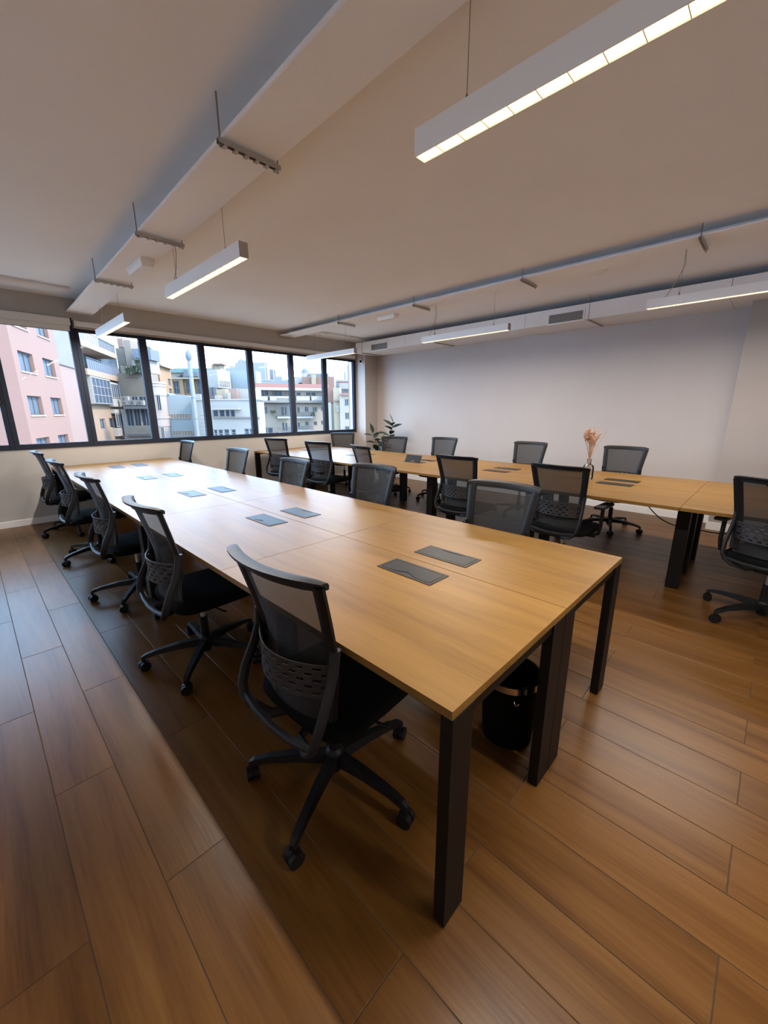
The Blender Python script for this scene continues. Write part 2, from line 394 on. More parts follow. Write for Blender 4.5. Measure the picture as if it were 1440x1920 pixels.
lamp(1.42, 2.61, 3.95, 2.385, 'linear pendant lamp over the middle of the front table, second from the camera', (2.85, 3.74), cable=3.74)
lamp(1.42, 5.23, 6.54, 2.38, 'linear pendant lamp by the left windows, farthest of the row over the front table', (5.47, 6.30), cable=6.30)
lamp(4.6, -.22, 1.07, 2.345, 'linear pendant lamp over the far table at the right edge of the picture', (.02, .84), .075, cable=.84)
lamp(4.6, 2.45, 3.73, 2.345, 'linear pendant lamp over the middle of the far table', (2.65, 3.52), .075, cable=3.52)
lamp(4.6, 5.12, 6.42, 2.345, 'linear pendant lamp over the far table closest to the windows', (5.35, 6.2), .075)
lamp(1.42, -2.75, -1.45, 2.39, 'unseen linear pendant lamp added behind the camera to brighten the ceiling', (-1.65, -2.55))  # added lamp, out of view, lifts the ceiling brightness

# ================================================================ TABLES
H = .74; BAY = 1.2766
def table(name, label, xl, W, y0, n, open_box=None):
    t = thing(name, label, 'table', (xl+W/2, y0+n*BAY/2, 0))
    ox, oy = xl+W/2, y0+n*BAY/2
    hw = W/2
    mesh = None; emesh = None
    for j in range(n):
        ya = y0+j*BAY-oy+.001; yb = ya+BAY-.002
        for s in (0, 1):
            xa = -hw if s == 0 else .0015
            xb = -.0015 if s == 0 else hw
            m = MB(); cx, cy = (xa+xb)/2, (ya+yb)/2
            m.box(xa-cx, xb-cx, ya-cy, yb-cy, H-.026, H)
            o = m.build('desktop', 'oak', t, bevel=.0012); o.location = (cx, cy, 0)
    return t, ox, oy
def power_box(t, x, y, ln=.31, wd=.138, flip=1, opened=False):
    m = MB(); e = .014; z = H+.0005
    for a in (-1, 1):
        m.box(*sorted((a*wd/2, a*(wd/2-e))), -ln/2, ln/2, z, z+.0025); m.box(-wd/2+e, wd/2-e, *sorted((a*ln/2, a*(ln/2-e))), z, z+.0025)
    o = m.build('power_box', 'box', t); o.location = (x, y, 0)
    MB().box(-wd/2+e, wd/2-e, -ln/2+e, ln/2-e, z, z+.0004).build('box_well', 'boxd', o)
    # lid with a shallow wave along the cable side
    m = MB(); lx0, lx1, ly = -wd/2+e+.002, wd/2-e-.002, ln/2-e-.002
    pts = []; N = 14; f = flip
    for zz in (z+.0012, z+.0028):
        for i in range(N+1):
            yy = -ly+2*ly*i/N; u = abs(i/N-.5)*2
            notch = .028*max(0, 1-u*2.2)
            pts += [((lx0 if f > 0 else lx1), yy, zz), ((lx1-notch if f > 0 else lx0+notch), yy, zz)]
    k = 2*(N+1); m.v += pts
    for i in range(N):
        a = 2*i; m.f += [(a, a+1, a+3, a+2), (k+a, k+a+2, k+a+3, k+a+1), (a+1, k+a+1, k+a+3, a+3), (a, a+2, k+a+2, k+a)]
    m.f += [(0, k, k+1, 1), (2*N, 2*N+1, k+2*N+1, k+2*N)]
    lid = m.build('lid', 'box', o)
    if opened:
        lid.rotation_euler = (0, math.radians(-62), 0); hx = lx0
        lid.location = (hx-(hx*math.cos(math.radians(62))-(z)*math.sin(math.radians(62)))+.004, 0, z-(hx*math.sin(math.radians(62))+z*math.cos(math.radians(62)))+.004)
    return o
def leg_bar(t, x0, x1, y0, y1, ox, oy):
    MB().box(x0-ox, x1-ox, y0-oy, y1-oy, 0.004, H-.027).build('leg', 'leg', t, bevel=.002)
def rail(t, x0, x1, y0, y1, ox, oy): MB().box(x0-ox, x1-ox, y0-oy, y1-oy, H-.065, H-.027).build('rail', 'leg', t)

T1X, T1W, T1Y = .6966, 1.4513, .4503
t1, ox, oy = table('bench_table', 'long oak-topped bench table in front, with dark metal legs and ten desktops', T1X, T1W, T1Y, 5)
for j in range(5):
    yc = T1Y+(j+.5)*BAY
    power_box(t1, 1.296-ox, yc-oy, flip=-1); power_box(t1, 1.565-ox, yc-oy, flip=1)
for yy in (T1Y, T1Y+5*BAY-.038):
    leg_bar(t1, T1X+.003, T1X+.098, yy, yy+.038, ox, oy); leg_bar(t1, 1.317, 1.4205, yy, yy+.038, ox, oy)
    leg_bar(t1, 1.4235, 1.525, yy, yy+.038, ox, oy); leg_bar(t1, T1X+T1W-.098, T1X+T1W-.003, yy, yy+.038, ox, oy)
    rail(t1, T1X+.098, 1.317, yy+.008, yy+.030, ox, oy); rail(t1, 1.525, T1X+T1W-.098, yy+.008, yy+.030, ox, oy)
for j in (1, 2, 3, 4):
    yy = T1Y+j*BAY
    if j == 2:
        for xa in (T1X+.003, T1X+T1W-.098): leg_bar(t1, xa, xa+.095, yy-.04, yy+.04, ox, oy)
    else:
        for xa in (T1X+.28, T1X+T1W-.36): leg_bar(t1, xa, xa+.08, yy-.04, yy+.04, ox, oy)
    leg_bar(t1, 1.36, 1.48, yy-.04, yy+.04, ox, oy); rail(t1, T1X+.36, 1.36, yy-.03, yy+.03, ox, oy); rail(t1, 1.48, T1X+T1W-.36, yy-.03, yy+.03, ox, oy)

T2X, T2W, T2Y = 3.60, 1.57, .435-BAY
t2, ox, oy = table('bench_table', 'long oak-topped bench table farther back, beside the white wall, with vase', T2X, T2W, T2Y, 6)
for j in range(6):
    yc = T2Y+(j+.5)*BAY
    power_box(t2, 4.34-ox, yc-oy, flip=-1, opened=(j == 3)); power_box(t2, 4.61-ox, yc-oy, flip=1)
for yy in (T2Y, T2Y+6*BAY-.038):
    for xa in (T2X+.003, 4.28, 4.39, T2X+T2W-.098): leg_bar(t2, xa, xa+.095, yy, yy+.038, ox, oy)
    rail(t2, T2X+.098, 4.28, yy+.008, yy+.030, ox, oy); rail(t2, 4.485, T2X+T2W-.098, yy+.008, yy+.03, ox, oy)
for j in range(1, 6):
    yy = T2Y+j*BAY
    for xa in (3.87, 4.30, 4.78): leg_bar(t2, xa, xa+.10, yy-.045, yy+.042, ox, oy)
    rail(t2, 3.97, 4.30, yy-.03, yy+.03, ox, oy); rail(t2, 4.40, 4.78, yy-.03, yy+.03, ox, oy)

# ================================================================ OFFICE CHAIRS
def lerp_tab(tab, z):
    for (a, va), (b, vb) in zip(tab, tab[1:]):
        if a <= z <= b: return va+(vb-va)*(z-a)/(b-a)
    return tab[0][1] if z < tab[0][0] else tab[-1][1]
FT = [(.44, -.205), (.55, -.195), (.64, -.188), (.72, -.192), (.85, -.222), (1.0, -.262)]
WT = [(.44, .195), (.60, .20), (.72, .208), (1.0, .242)]
def BK(s, z, back=0.0): return Vector((lerp_tab(FT, z)+.052*s*s-back, s*lerp_tab(WT, z), z))
def chair_proto(arms):
    t = thing('office_chair', 'x', 'chair', group='black mesh office chairs')
    # base
    b = MB().lathe([(.030, .062), (.036, .075), (.038, .13), (.030, .145), (.024, .15)], n=16).build('base', 'plastic', t, True)
    lm = cm = None
    for k in range(5):
        if lm is None:
            m = MB()
            P = [(.025, .024, .022, .110), (.15, .021, .017, .112), (.27, .017, .0125, .100), (.325, .015, .012, .086), (.345, .011, .010, .074)]
            for a, q in zip(P, P[1:]):
                (xa, wa, ha, za), (xb, wb, hb, zb) = a, q
                m.hexa([(xa, -wa, za-ha), (xb, -wb, zb-hb), (xb, wb, zb-hb), (xa, wa, za-ha), (xa, -wa*.75, za+ha), (xb, -wb*.75, zb+hb), (xb, wb*.75, zb+hb), (xa, wa*.75, za+ha)])
            o = m.build('star_leg', 'plastic', b); lm = o.data
            m = MB()
            for s in (-1, 1): m.disc_y((0, s*.0145, .028), .028, .019, 18)
            m.tube([(0, -.004, .028), (0, .004, .028)], .024, 12)
            m.tube([(.0, 0, .05), (.0, 0, .072)], .009, 8)
            m.hexa([(-.026, -.007, .036), (.006, -.007, .050), (.006, .007, .050), (-.026, .007, .036), (-.022, -.007, .052), (.006, -.007, .062), (.006, .007, .062), (-.022, .007, .052)])
            o2 = m.build('caster', 'plastic', b, True); cm = o2.data
        else:
            o = bpy.data.objects.new('star_leg', lm); C.objects.link(o); o.parent = b
            o2 = bpy.data.objects.new('caster', cm); C.objects.link(o2); o2.parent = b
        a = 2*math.pi*k/5; o.rotation_euler = (0, 0, a)
        o2.location = (.335*math.cos(a), .335*math.sin(a), 0); o2.rotation_euler = (0, 0, a+(.5, 1.9, -1.1, 2.6, .1)[k])
    MB().lathe([(.024, .045), (.024, .27)], n=14).build('gas_lift', 'plastic', t, True); MB().lathe([(.014, .268), (.014, .40)], n=12).build('gas_piston', 'steel', t, True)
    m = MB().hexa([(-.16, -.05, .365), (.13, -.06, .37), (.13, .06, .37), (-.16, .05, .365), (-.17, -.10, .405), (.15, -.12, .405), (.15, .12, .405), (-.17, .10, .405)])
    m.tube([(.0, -.10, .385), (.02, -.24, .385), (.03, -.265, .385)], .006, 6); m.tube([(-.03, .10, .385), (-.02, .22, .385)], .006, 6)
    m.build('tilt_mechanism', 'plastic', t)
    # seat cushion: rounded superellipse
    m = MB(); n = 28; rings = [(.80, .405), (.97, .412), (1.0, .432), (.985, .452), (.92, .466), (.6, .472), (.02, .470)]
    pts = []
    for sc, z in rings:
        for k in range(n):
            a = 2*math.pi*k/n; ca, sa = math.cos(a), math.sin(a)
            x = .245*math.copysign(abs(ca)**.45, ca)*sc; y = .245*math.copysign(abs(sa)**.45, sa)*sc*(1-.04*ca)
            pts.append((x+.045, y, z-.045*max(0, (x-.12)/.13)**2*.6))
    m.quadgrid(pts, n, len(rings), True); m.f.append(tuple(range(n-1, -1, -1)))
    m.build('seat', 'fabric', t, True)
    # back mesh
    m = MB(); nu, nv = 13, 15; pts = []
    for j in range(nv):
        z = .475+(.985-.475)*j/(nv-1)
        for i in range(nu): pts.append(BK(-.95+1.9*i/(nu-1), z))
    m.quadgrid(pts, nu, nv); m.build('back_mesh', 'mesh', t, True)
    # upright frame: posts and rolled top rail
    for s in (-1, 1):
        MB().tube([BK(s*.93, .50+.485*i/12)+Vector((-.004, 0, 0)) for i in range(13)], .027, 8, .45, up=(0, 1, 0)).build('back_post', 'plastic', t, True)
    m = MB(); ns = 17; nr = 7; pts = []
    for i in range(ns):
        s = -1.03+2.06*i/(ns-1); endt = 1-.45*max(0, abs(s)-.86)/.17
        p = BK(s, .985)
        prof = [(.010, -.018), (.012, .004), (.004, .018), (-.016, .024), (-.040, .022), (-.038, .012), (-.016, .006), (-.008, -.018)]
        for (dx, dz) in prof: pts.append(p+Vector((dx, 0, dz))*endt)
    o = len(m.v); m.quadgrid(pts, 8, ns, True); m.f.append(tuple(range(7, -1, -1))); m.f.append(tuple(8*(ns-1)+k for k in range(8)))
    m.build('top_rail', 'plastic2', t, True)
    # perforated lumbar band
    m = MB(); nc, nrw = 31, 11; z0, z1 = .575, .695
    P = lambda i, j, d: BK(-.97+1.94*i/nc, z0+(z1-z0)*j/nrw, .018+.030*(1-(2*i/nc-1)**2)+d)
    vid = {}
    def gv(i, j, d):
        if (i, j, d) not in vid: vid[(i, j, d)] = len(m.v); m.v.append(tuple(P(i, j, .004*d)))
        return vid[(i, j, d)]
    solid = lambda i, j: 0 <= i < nc and 0 <= j < nrw and not (1 <= i < nc-1 and 1 <= j < nrw-1 and j % 2 == 1 and (i+(2 if j % 4 == 1 else 0)) % 4 in (0, 1)) 
    for i in range(nc):
        for j in range(nrw):
            if not solid(i, j): continue
            m.f.append((gv(i, j, 1), gv(i, j+1, 1), gv(i+1, j+1, 1), gv(i+1, j, 1)))
            m.f.append((gv(i, j, 0), gv(i+1, j, 0), gv(i+1, j+1, 0), gv(i, j+1, 0)))
            for (di, dj, a, bb) in ((-1, 0, (i, j), (i, j+1)), (1, 0, (i+1, j+1), (i+1, j)), (0, -1, (i+1, j), (i, j)), (0, 1, (i, j+1), (i+1, j+1))):
                if not solid(i+di, j+dj): m.f.append((gv(*a, 0), gv(*bb, 0), gv(*bb, 1), gv(*a, 1)))
    m.build('lumbar_band', 'band', t)
    # lower frame: flares backwards and closes in a U under the seat
    half = [(BK(1.0, .75)+Vector((-.006, 0, 0))), (-.160, .209, .69), (-.185, .214, .62), (-.225, .219, .54), (-.248, .214, .475), (-.252, .198, .44), (-.245, .16, .415), (-.215, .085, .395), (-.14, .05, .392)]
    half = [Vector(h) for h in half]
    for s in (1, -1): MB().tube([Vector((h.x, s*h.y, h.z)) for h in half], .013, 8, 1.5, up=(0, 1, 0)).build('side_frame', 'plastic2', t, True)
    MB().tube([(-.248, .205, .445), (-.262, .10, .432), (-.266, 0, .428), (-.262, -.10, .432), (-.248, -.205, .445)], .013, 8).build('cross_bar', 'plastic2', t, True)
    if arms:
        for s in (-1, 1):
            m = MB().tube([(.02, s*.14, .395), (.01, s*.24, .40), (.0, s*.295, .43), (0, s*.305, .50), (.01, s*.305, .655)], .020, 8, .7, up=(1, 0, 0))
            a = m.build('armrest', 'plastic', t, True)
            MB().box(-.10, .15, s*.305-.038, s*.305+.038, .655, .680).build('arm_pad', 'plastic', a, bevel=.008)
    return t
proto = chair_proto(False); proto_a = chair_proto(True)
used = set()
def chair(x, y, rz, dz, base_rz, label, arms=False):
    p = proto_a if arms else proto
    o = copy_tree(p) if id(p) in used else p; used.add(id(p))
    o.location = (x, y, 0); o.rotation_euler = (0, 0, rz); o['label'] = label
    for ch in o.children:
        n = ch.name.split('.')[0]
        if n == 'base': ch.rotation_euler = (0, 0, base_rz-rz)
        elif n not in ('gas_lift', 'gas_piston'): ch.location.z = dz
    return o
R = math.radians
# left side of the front table, facing the table (+x)
chair(.80, 1.06, R(2), .0, R(-9), 'black mesh office chair nearest the camera, at the front table')
chair(.785, 2.27, R(0), .0, R(158), 'black mesh office chair second from the camera, left side of the front table')
chair(.78, 3.54, R(0), .0, R(162), 'black mesh office chair third from the camera, left side of the front table')
chair(.76, 4.83, R(0), .0, R(200), 'black mesh office chair fourth from the camera, left side of the front table')
chair(.755, 6.10, R(0), .0, R(195), 'black mesh office chair farthest back on the left side of the front table')
# right side of the front table, facing -x
chair(2.12, 6.5, R(180), .0, R(20), 'black office chair on the far side of the front table, closest to the windows')
chair(2.03, 4.65, R(182), -.0, R(50), 'black office chair on the far side of the front table, second from the windows')
chair(2.03, 3.45, R(180), -.03, R(10), 'black office chair on the far side of the front table, middle of five')
chair(2.16, 2.42, R(184), -.01, R(30), 'black office chair on the far side of the front table, fourth from the windows')
chair(2.10, 1.20, R(180), -.01, R(40), 'black office chair on the far side of the front table, nearest the table end')
# left side of the far table, facing +x
chair(3.66, 5.86, R(14), .02, R(10), 'black office chair on near side of the far table, closest to the windows')
chair(3.66, 4.72, R(10), .02, R(30), 'black office chair on near side of the far table, second from the windows')
chair(3.62, 3.68, R(-16), .02, R(0), 'black office chair turned sideways at the far table, just left of the raised power lid')
chair(3.62, 2.30, R(0), .0, R(20), 'black office chair on near side of far table, just right of the raised lid')
chair(3.60, 1.25, R(-4), .0, R(40), 'black office chair with armrests at the far table, left of the vase', True)
chair(3.67, -.12, R(-12), .02, R(66), 'black office chair with armrests at the right edge of the picture', True)
# right side of the far table, facing -x
chair(5.30, 6.30, R(235), .0, R(20), 'black office chair at the far table corner, in front of the last window')
chair(5.24, 4.92, R(208), -.02, R(20), 'black office chair turned aside in front of the potted plant')
chair(5.36, 3.99, R(184), .0, R(10), 'black office chair by the white wall, third from the windows behind the far table')
chair(5.36, 2.52, R(178), .0, R(30), 'black office chair by the white wall, left of the vase of dried flowers')
chair(5.42, 1.34, R(176), .0, R(54), 'black office chair by the white wall, right of the vase of dried flowers')
chair(5.42, -.22, R(180), .0, R(54), 'black office chair by the pilaster, cut off by the right edge of the picture')

# ================================================================ SMALL THINGS
t = thing('waste_bin', 'black round waste bin with shiny metal band under the front table', 'bin', (1.50, .675, 0))
MB().lathe([(.105, .004), (.110, .006), (.125, .325), (.128, .33), (.122, .33), (.108, .02), (.001, .02)], n=32).build('bin_body', 'bin', t, True)
MB().lathe([(.1265, .295), (.1285, .295), (.1285, .325), (.1265, .325), (.1265, .295)], n=32, caps=False).build('band', 'chrome', t, True)
m = MB(); m.tube([(-.11, -.075, .27), (-.118, -.085, .26), (-.11, -.095, .27)], .004, 6); m.build('band_clip', 'chrome', t)

t = thing('flower_vase', 'clear glass bottle vase holding dried flowers on the far table', 'vase', (4.49, 1.375, H+.0005))
MB().lathe([(.001, .0), (.050, .0), (.053, .006), (.053, .12), (.048, .14), (.024, .155), (.020, .165), (.020, .205), (.024, .210), (.020, .2105), (.017, .204), (.017, .166), (.022, .157), (.045, .138), (.050, .118), (.050, .012), (.001, .01)], n=28).build('bottle', 'vglass', t, True)
fl = thing('dried_flowers', 'bunch of pale brown dried grasses and flower heads standing in the glass vase', 'flowers', (4.49, 1.375, H+.012))
rs = random.Random(3); hd = []
for k in range(30):
    a = rs.uniform(0, 6.283); sp = rs.uniform(.01, .085); hh = rs.uniform(.38, .50)
    if k == 0: a = -.7; sp = .16; hh = .50
    b0 = Vector((math.cos(a+2)*.02, math.sin(a+2)*.02, .0)); nk = Vector((math.cos(a)*.006, math.sin(a)*.006, .20)); tp = Vector((math.cos(a)*sp, math.sin(a)*sp, hh))
    path = [b0, nk, nk.lerp(tp, .5)+Vector((math.cos(a), math.sin(a), 0))*-.004, tp]
    MB().tube(path, .0018, 5).build('dried_stem', 'straw', fl)
    m = MB()
    dv = (tp-nk).normalized()
    for q in range(6):
        c = tp-dv*(.012*q); aa = rs.uniform(0, 6.28); e = Vector((math.cos(aa), math.sin(aa), .9)).normalized()
        m.tube([c, c+e*.014, c+e*.030], .006, 5, taper=[.4, 1, .2])
    if k: m.build('flower_head', 'straw2', fl)

# potted rubber plant behind the far table
t = thing('potted_plant', 'dark green rubber plant with broad leaves in the corner beside the column', 'plant', (6.12, 6.02, 0))
MB().lathe([(.13, 0), (.15, .01), (.17, .30), (.172, .33), (.155, .33), (.15, .29), (.001, .285)], n=28).build('pot', mat('plant_pot_white', (.65, .63, .60), .4), t, True)
MB().lathe([(.15, .29), (.001, .295)], n=20).build('soil', 'soil', t)
def leaf_mesh(L, W):
    m = MB(); nu, nv = 5, 8; pts = []
    for j in range(nv):
        v = j/(nv-1); w_ = W*math.sin(math.pi*min(1, v**.85*.97+.03))*(.9+.1*v)
        for i in range(nu):
            u = -1+2*i/(nu-1)
            pts.append((L*v, u*w_/2, -.10*L*v*v+.22*abs(u)*w_/2))
    m.quadgrid(pts, nu, nv); return m
lm = None
def leaf(t, base, az, el, sc, roll=0):
    global lm
    if lm is None:
        o = leaf_mesh(.25, .135).build('leaf', 'leaf', t, True); lm = o.data
        s = o.modifiers.new('thick', 'SOLIDIFY'); s.thickness = .0015
    else:
        o = bpy.data.objects.new('leaf', lm); C.objects.link(o); o.parent = t
        s = o.modifiers.new('thick', 'SOLIDIFY'); s.thickness = .0015
    o.location = base; o.rotation_euler = (roll, -el, az); o.scale = (sc, sc, sc)
rs = random.Random(11)
def stem(t, pts, zs):
    MB().tube(pts, .008, 6, taper=[1.2]+[1]*(len(pts)-2)+[.6]).build('stem', 'stem', t, True)
    P = [Vector(p) for p in pts]; az = rs.uniform(0, 6)
    for z in zs:
        for a, b in zip(P, P[1:]):
            if a.z <= z <= b.z:
                p = a.lerp(b, (z-a.z)/(b.z-a.z)); az += 2.4
                leaf(t, p, az+rs.uniform(-.3, .3), rs.uniform(.15, .75), rs.uniform(.85, 1.15), rs.uniform(-.4, .4))
    leaf(t, P[-1], rs.uniform(0, 6), 1.3, .9)
stem(t, [(0, 0, .28), (.0, -.05, .6), (.04, -.20, .95), (.05, -.28, 1.18)], [.62, .72, .80, .86, .92, .97, 1.02, 1.06, 1.10, 1.13, 1.16])
stem(t, [(0, .03, .28), (-.02, .08, .55), (-.04, .15, .80), (-.06, .21, .98)], [.55, .62, .70, .77, .83, .88, .92, .95])
stem(t, [(.02, -.03, .28), (.0, -.02, .50), (-.05, -.04, .68), (-.03, -.05, .82)], [.42, .5, .57, .64, .70, .75, .79])

def cable_thing(pts, label, r=.005):
    o = Vector(pts[0]); m = MB().tube([Vector(p)-o for p in pts], r, 6)
    ob = m.build('power_cable', 'cable', None, True); ob.location = o; tag(ob, label, 'cable')
def sag(a, b, d, n=10):
    a, b = Vector(a), Vector(b)
    return [a.lerp(b, i/n)-Vector((0, 0, d*4*(i/n)*(1-i/n))) for i in range(n+1)]
cable_thing(sag((4.75, .98, .70), (4.36, .50, .42), .10), 'black cable drooping under the far table between a chair and a table leg')
cable_thing(sag((4.42, .36, .40), (4.6, -.25, .66), .10), 'black cable drooping under the far table behind the armrest chair')

# ================================================================ OUTSIDE: HOUSES ACROSS THE COURTYARD
EXTK = .145      # overall reflectance of the renders outside
def em(name, r, g, b, rough=.85, noise=.06, ns=.5): return mat(name, (r*EXTK*1.22, g*EXTK*1.0, b*EXTK*.80), rough, noise=noise, nscale=ns)
E = {
 'salmon': em('salmon_render', .66, .37, .29), 'salmon_shaded': em('salmon_render_shaded', .60, .31, .25), 'concrete': em('bare_concrete', .52, .50, .47, noise=.2), 'rose': em('rose_render', .74, .50, .44),
 'peach': em('peach_render', .92, .66, .48), 'tan': em('tan_render', .66, .56, .48, noise=.12), 'cream': em('cream_render', .98, .88, .78), 'white': em('white_render', .95, .95, .98),
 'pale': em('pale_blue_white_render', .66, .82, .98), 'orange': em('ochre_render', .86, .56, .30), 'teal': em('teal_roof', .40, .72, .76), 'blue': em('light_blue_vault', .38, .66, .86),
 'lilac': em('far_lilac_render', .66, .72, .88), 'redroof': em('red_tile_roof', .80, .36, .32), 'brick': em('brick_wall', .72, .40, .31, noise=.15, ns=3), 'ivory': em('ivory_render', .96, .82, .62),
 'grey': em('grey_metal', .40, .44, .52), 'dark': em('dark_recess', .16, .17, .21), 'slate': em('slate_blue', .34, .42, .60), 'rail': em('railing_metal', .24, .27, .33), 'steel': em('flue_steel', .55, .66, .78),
 'pinkw': em('pink_white_render', .95, .86, .86), 'green': em('terrace_hedge', .34, .44, .26, noise=.5, ns=6), 'acw': em('ac_white', .88, .88, .88), 'bluetarp': em('blue_tarp', .18, .36, .70),
 'pane': mat('far_pane', (.03, .035, .045), .5, spec=.1), 'pane_l': mat('far_pane_light', (.05, .058, .068), .5, spec=.1), 'pane_d': mat('far_pane_dark', (.014, .015, .018), .5, spec=.05), 'frw': em('far_white_frame', .92, .92, .95), 'frd': em('far_dark_frame', .20, .19, .22),
 'curt': em('far_curtain', .75, .60, .52, noise=.4, ns=3),
}
struct(MB().box(-60, 120, 8.5, 160, -14.2, -14).build('ground_courtyard', E['tan']))
class Facade:
    def __init__(s, px, py, depth, vpx=None):
        s.P0 = CO+(CD+CR*((px-720)/F_PX)+CU*((960-py)/F_PX))*depth
        if vpx is None: u = _r.copy()
        else:
            k = (vpx-720)/F_PX; a = -(CD.z+CR.z*k)/CU.z
            u = CD+CR*k+CU*a; u.z = 0; u.normalize()
        s.u = u; n = Vector((-u.y, u.x, 0))
        if n.dot(CO-s.P0) < 0: n = -n
        s.n = n
        if s.uz(px+2, py)[0] < 0: s.u = -s.u
    def uz(s, px, py):
        r = CD+CR*((px-720)/F_PX)+CU*((960-py)/F_PX)
        t = (s.P0+s.n*s.off-CO).dot(s.n)/r.dot(s.n); p = CO+r*t
        return (p-s.P0).dot(s.u), p.z
    def rect(s, x0, y0, x1, y1, d=0.0):
        xm, ym = (x0+x1)/2, (y0+y1)/2
        s.off = d; q = s._rect(x0, y0, x1, y1, xm, ym); s.off = 0.0; return q
    off = 0.0
    def _rect(s, x0, y0, x1, y1, xm, ym):
        return s.uz(x0, ym)[0], s.uz(x1, ym)[0], s.uz(xm, y1)[1], s.uz(xm, y0)[1]
    def pt(s, u, z, d): p = s.P0+s.u*u+s.n*d; return Vector((p.x, p.y, z))
    def bx(s, m, u0, u1, z0, z1, d0, d1):
        return m.hexa([s.pt(u0, z0, d0), s.pt(u1, z0, d0), s.pt(u1, z0, d1), s.pt(u0, z0, d1), s.pt(u0, z1, d0), s.pt(u1, z1, d0), s.pt(u1, z1, d1), s.pt(u0, z1, d1)])
class House:
    def __init__(s, name, label, F, cat='building', zb=-14):
        s.F = F; s.o = Vector((F.P0.x, F.P0.y, zb)); s.zb = zb
        s.t = thing(name, label, cat, s.o); s.holes = []
    def part(s, name, m, mt, parent=None, smooth=False):
        return m.build(name, E[mt] if mt in E else mt, parent or s.t, smooth, origin=s.o)
    def box(s, name, rc, d0, d1, mt, parent=None):
        u0, u1, z0, z1 = rc if len(rc) == 4 else rc
        return s.part(name, s.F.bx(MB(), u0, u1, z0, z1, d0, d1), mt, parent)
    def pbox(s, name, px, d0, d1, mt, parent=None): return s.box(name, s.F.rect(*px, d1), max(d0, d1-2.2), d1, mt, parent)
    def window(s, px, frame='frw', pane='pane', cols=2, rows=1, hole=True, d=0.0, fw=.07):
        u0, u1, z0, z1 = s.F.rect(*px, 0 if hole else d)
        if hole: s.holes.append((u0, u1, z0, z1)); dd = -.16
        else: dd = d+.02
        m = MB(); F = s.F
        F.bx(m, u0, u0+fw, z0, z1, dd-.03, dd+.05); F.bx(m, u1-fw, u1, z0, z1, dd-.03, dd+.05)
        F.bx(m, u0+fw, u1-fw, z0, z0+fw, dd-.03, dd+.05); F.bx(m, u0+fw, u1-fw, z1-fw, z1, dd-.03, dd+.05)
        for c in range(1, cols):
            uu = u0+(u1-u0)*c/cols; F.bx(m, uu-fw*.4, uu+fw*.4, z0+fw, z1-fw, dd-.02, dd+.04)
        for c in range(1, rows):
            zz = z0+(z1-z0)*c/rows; F.bx(m, u0+fw, u1-fw, zz-fw*.4, zz+fw*.4, dd-.021, dd+.041)
        w_ = s.part('window', m, frame)
        s.part('pane', F.bx(MB(), u0+fw*.5, u1-fw*.5, z0+fw*.5, z1-fw*.5, dd-.02, dd), pane, w_)
        return w_
    def wall(s, px, mt, depth=9, zb=None, name='wall', d0=0.0):
        u0, u1, z0, z1 = s.F.rect(*px, d0); z0 = s.zb if zb is None else zb; depth = min(depth, 2.2)
        F = s.F; m = MB()
        us = sorted({u0, u1, *[h for q in s.holes for h in q[:2] if u0 < h < u1]}); zs = sorted({z0, z1, *[h for q in s.holes for h in q[2:] if z0 < h < z1]})
        for a, b in zip(us, us[1:]):
            run = None
            for c, d in zip(zs, zs[1:]):
                um, zm = (a+b)/2, (c+d)/2
                if any(q[0] < um < q[1] and q[2] < zm < q[3] for q in s.holes):
                    if run: F.bx(m, a, b, run[0], run[1], d0-.3, d0); run = None
                else: run = (run[0], d) if run else (c, d)
            if run: F.bx(m, a, b, run[0], run[1], d0-.3, d0)
        F.bx(m, u0, u1, z0, z1, d0-depth, d0-.3)
        return s.part(name, m, mt)
    def railing(s, px, d, mt='rail', n=14, parent=None, th=.03):
        u0, u1, z0, z1 = s.F.rect(*px, d); m = MB(); F = s.F
        F.bx(m, u0, u1, z1-.05, z1, d-th, d+th); F.bx(m, u0, u1, z0, z0+.05, d-th, d+th)
        for k in range(n+1):
            uu = u0+(u1-u0)*k/n; F.bx(m, uu-.02, uu+.02, z0+.05, z1-.05, d-.02, d+.02)
        return s.part('railing', m, mt, parent)
def zm(sc, x0, y0): return lambda a, b, c, d: (x0+a*sc, y0+b*sc, x0+c*sc, y0+d*sc)
zA = zm(.14587, 0, 580); zB = zm(.125, 140, 600); zC = zm(.11457, 260, 620); zD = zm(.10939, 370, 620); zE = zm(.09378, 460, 640); zF = zm(.11111, 540, 640)

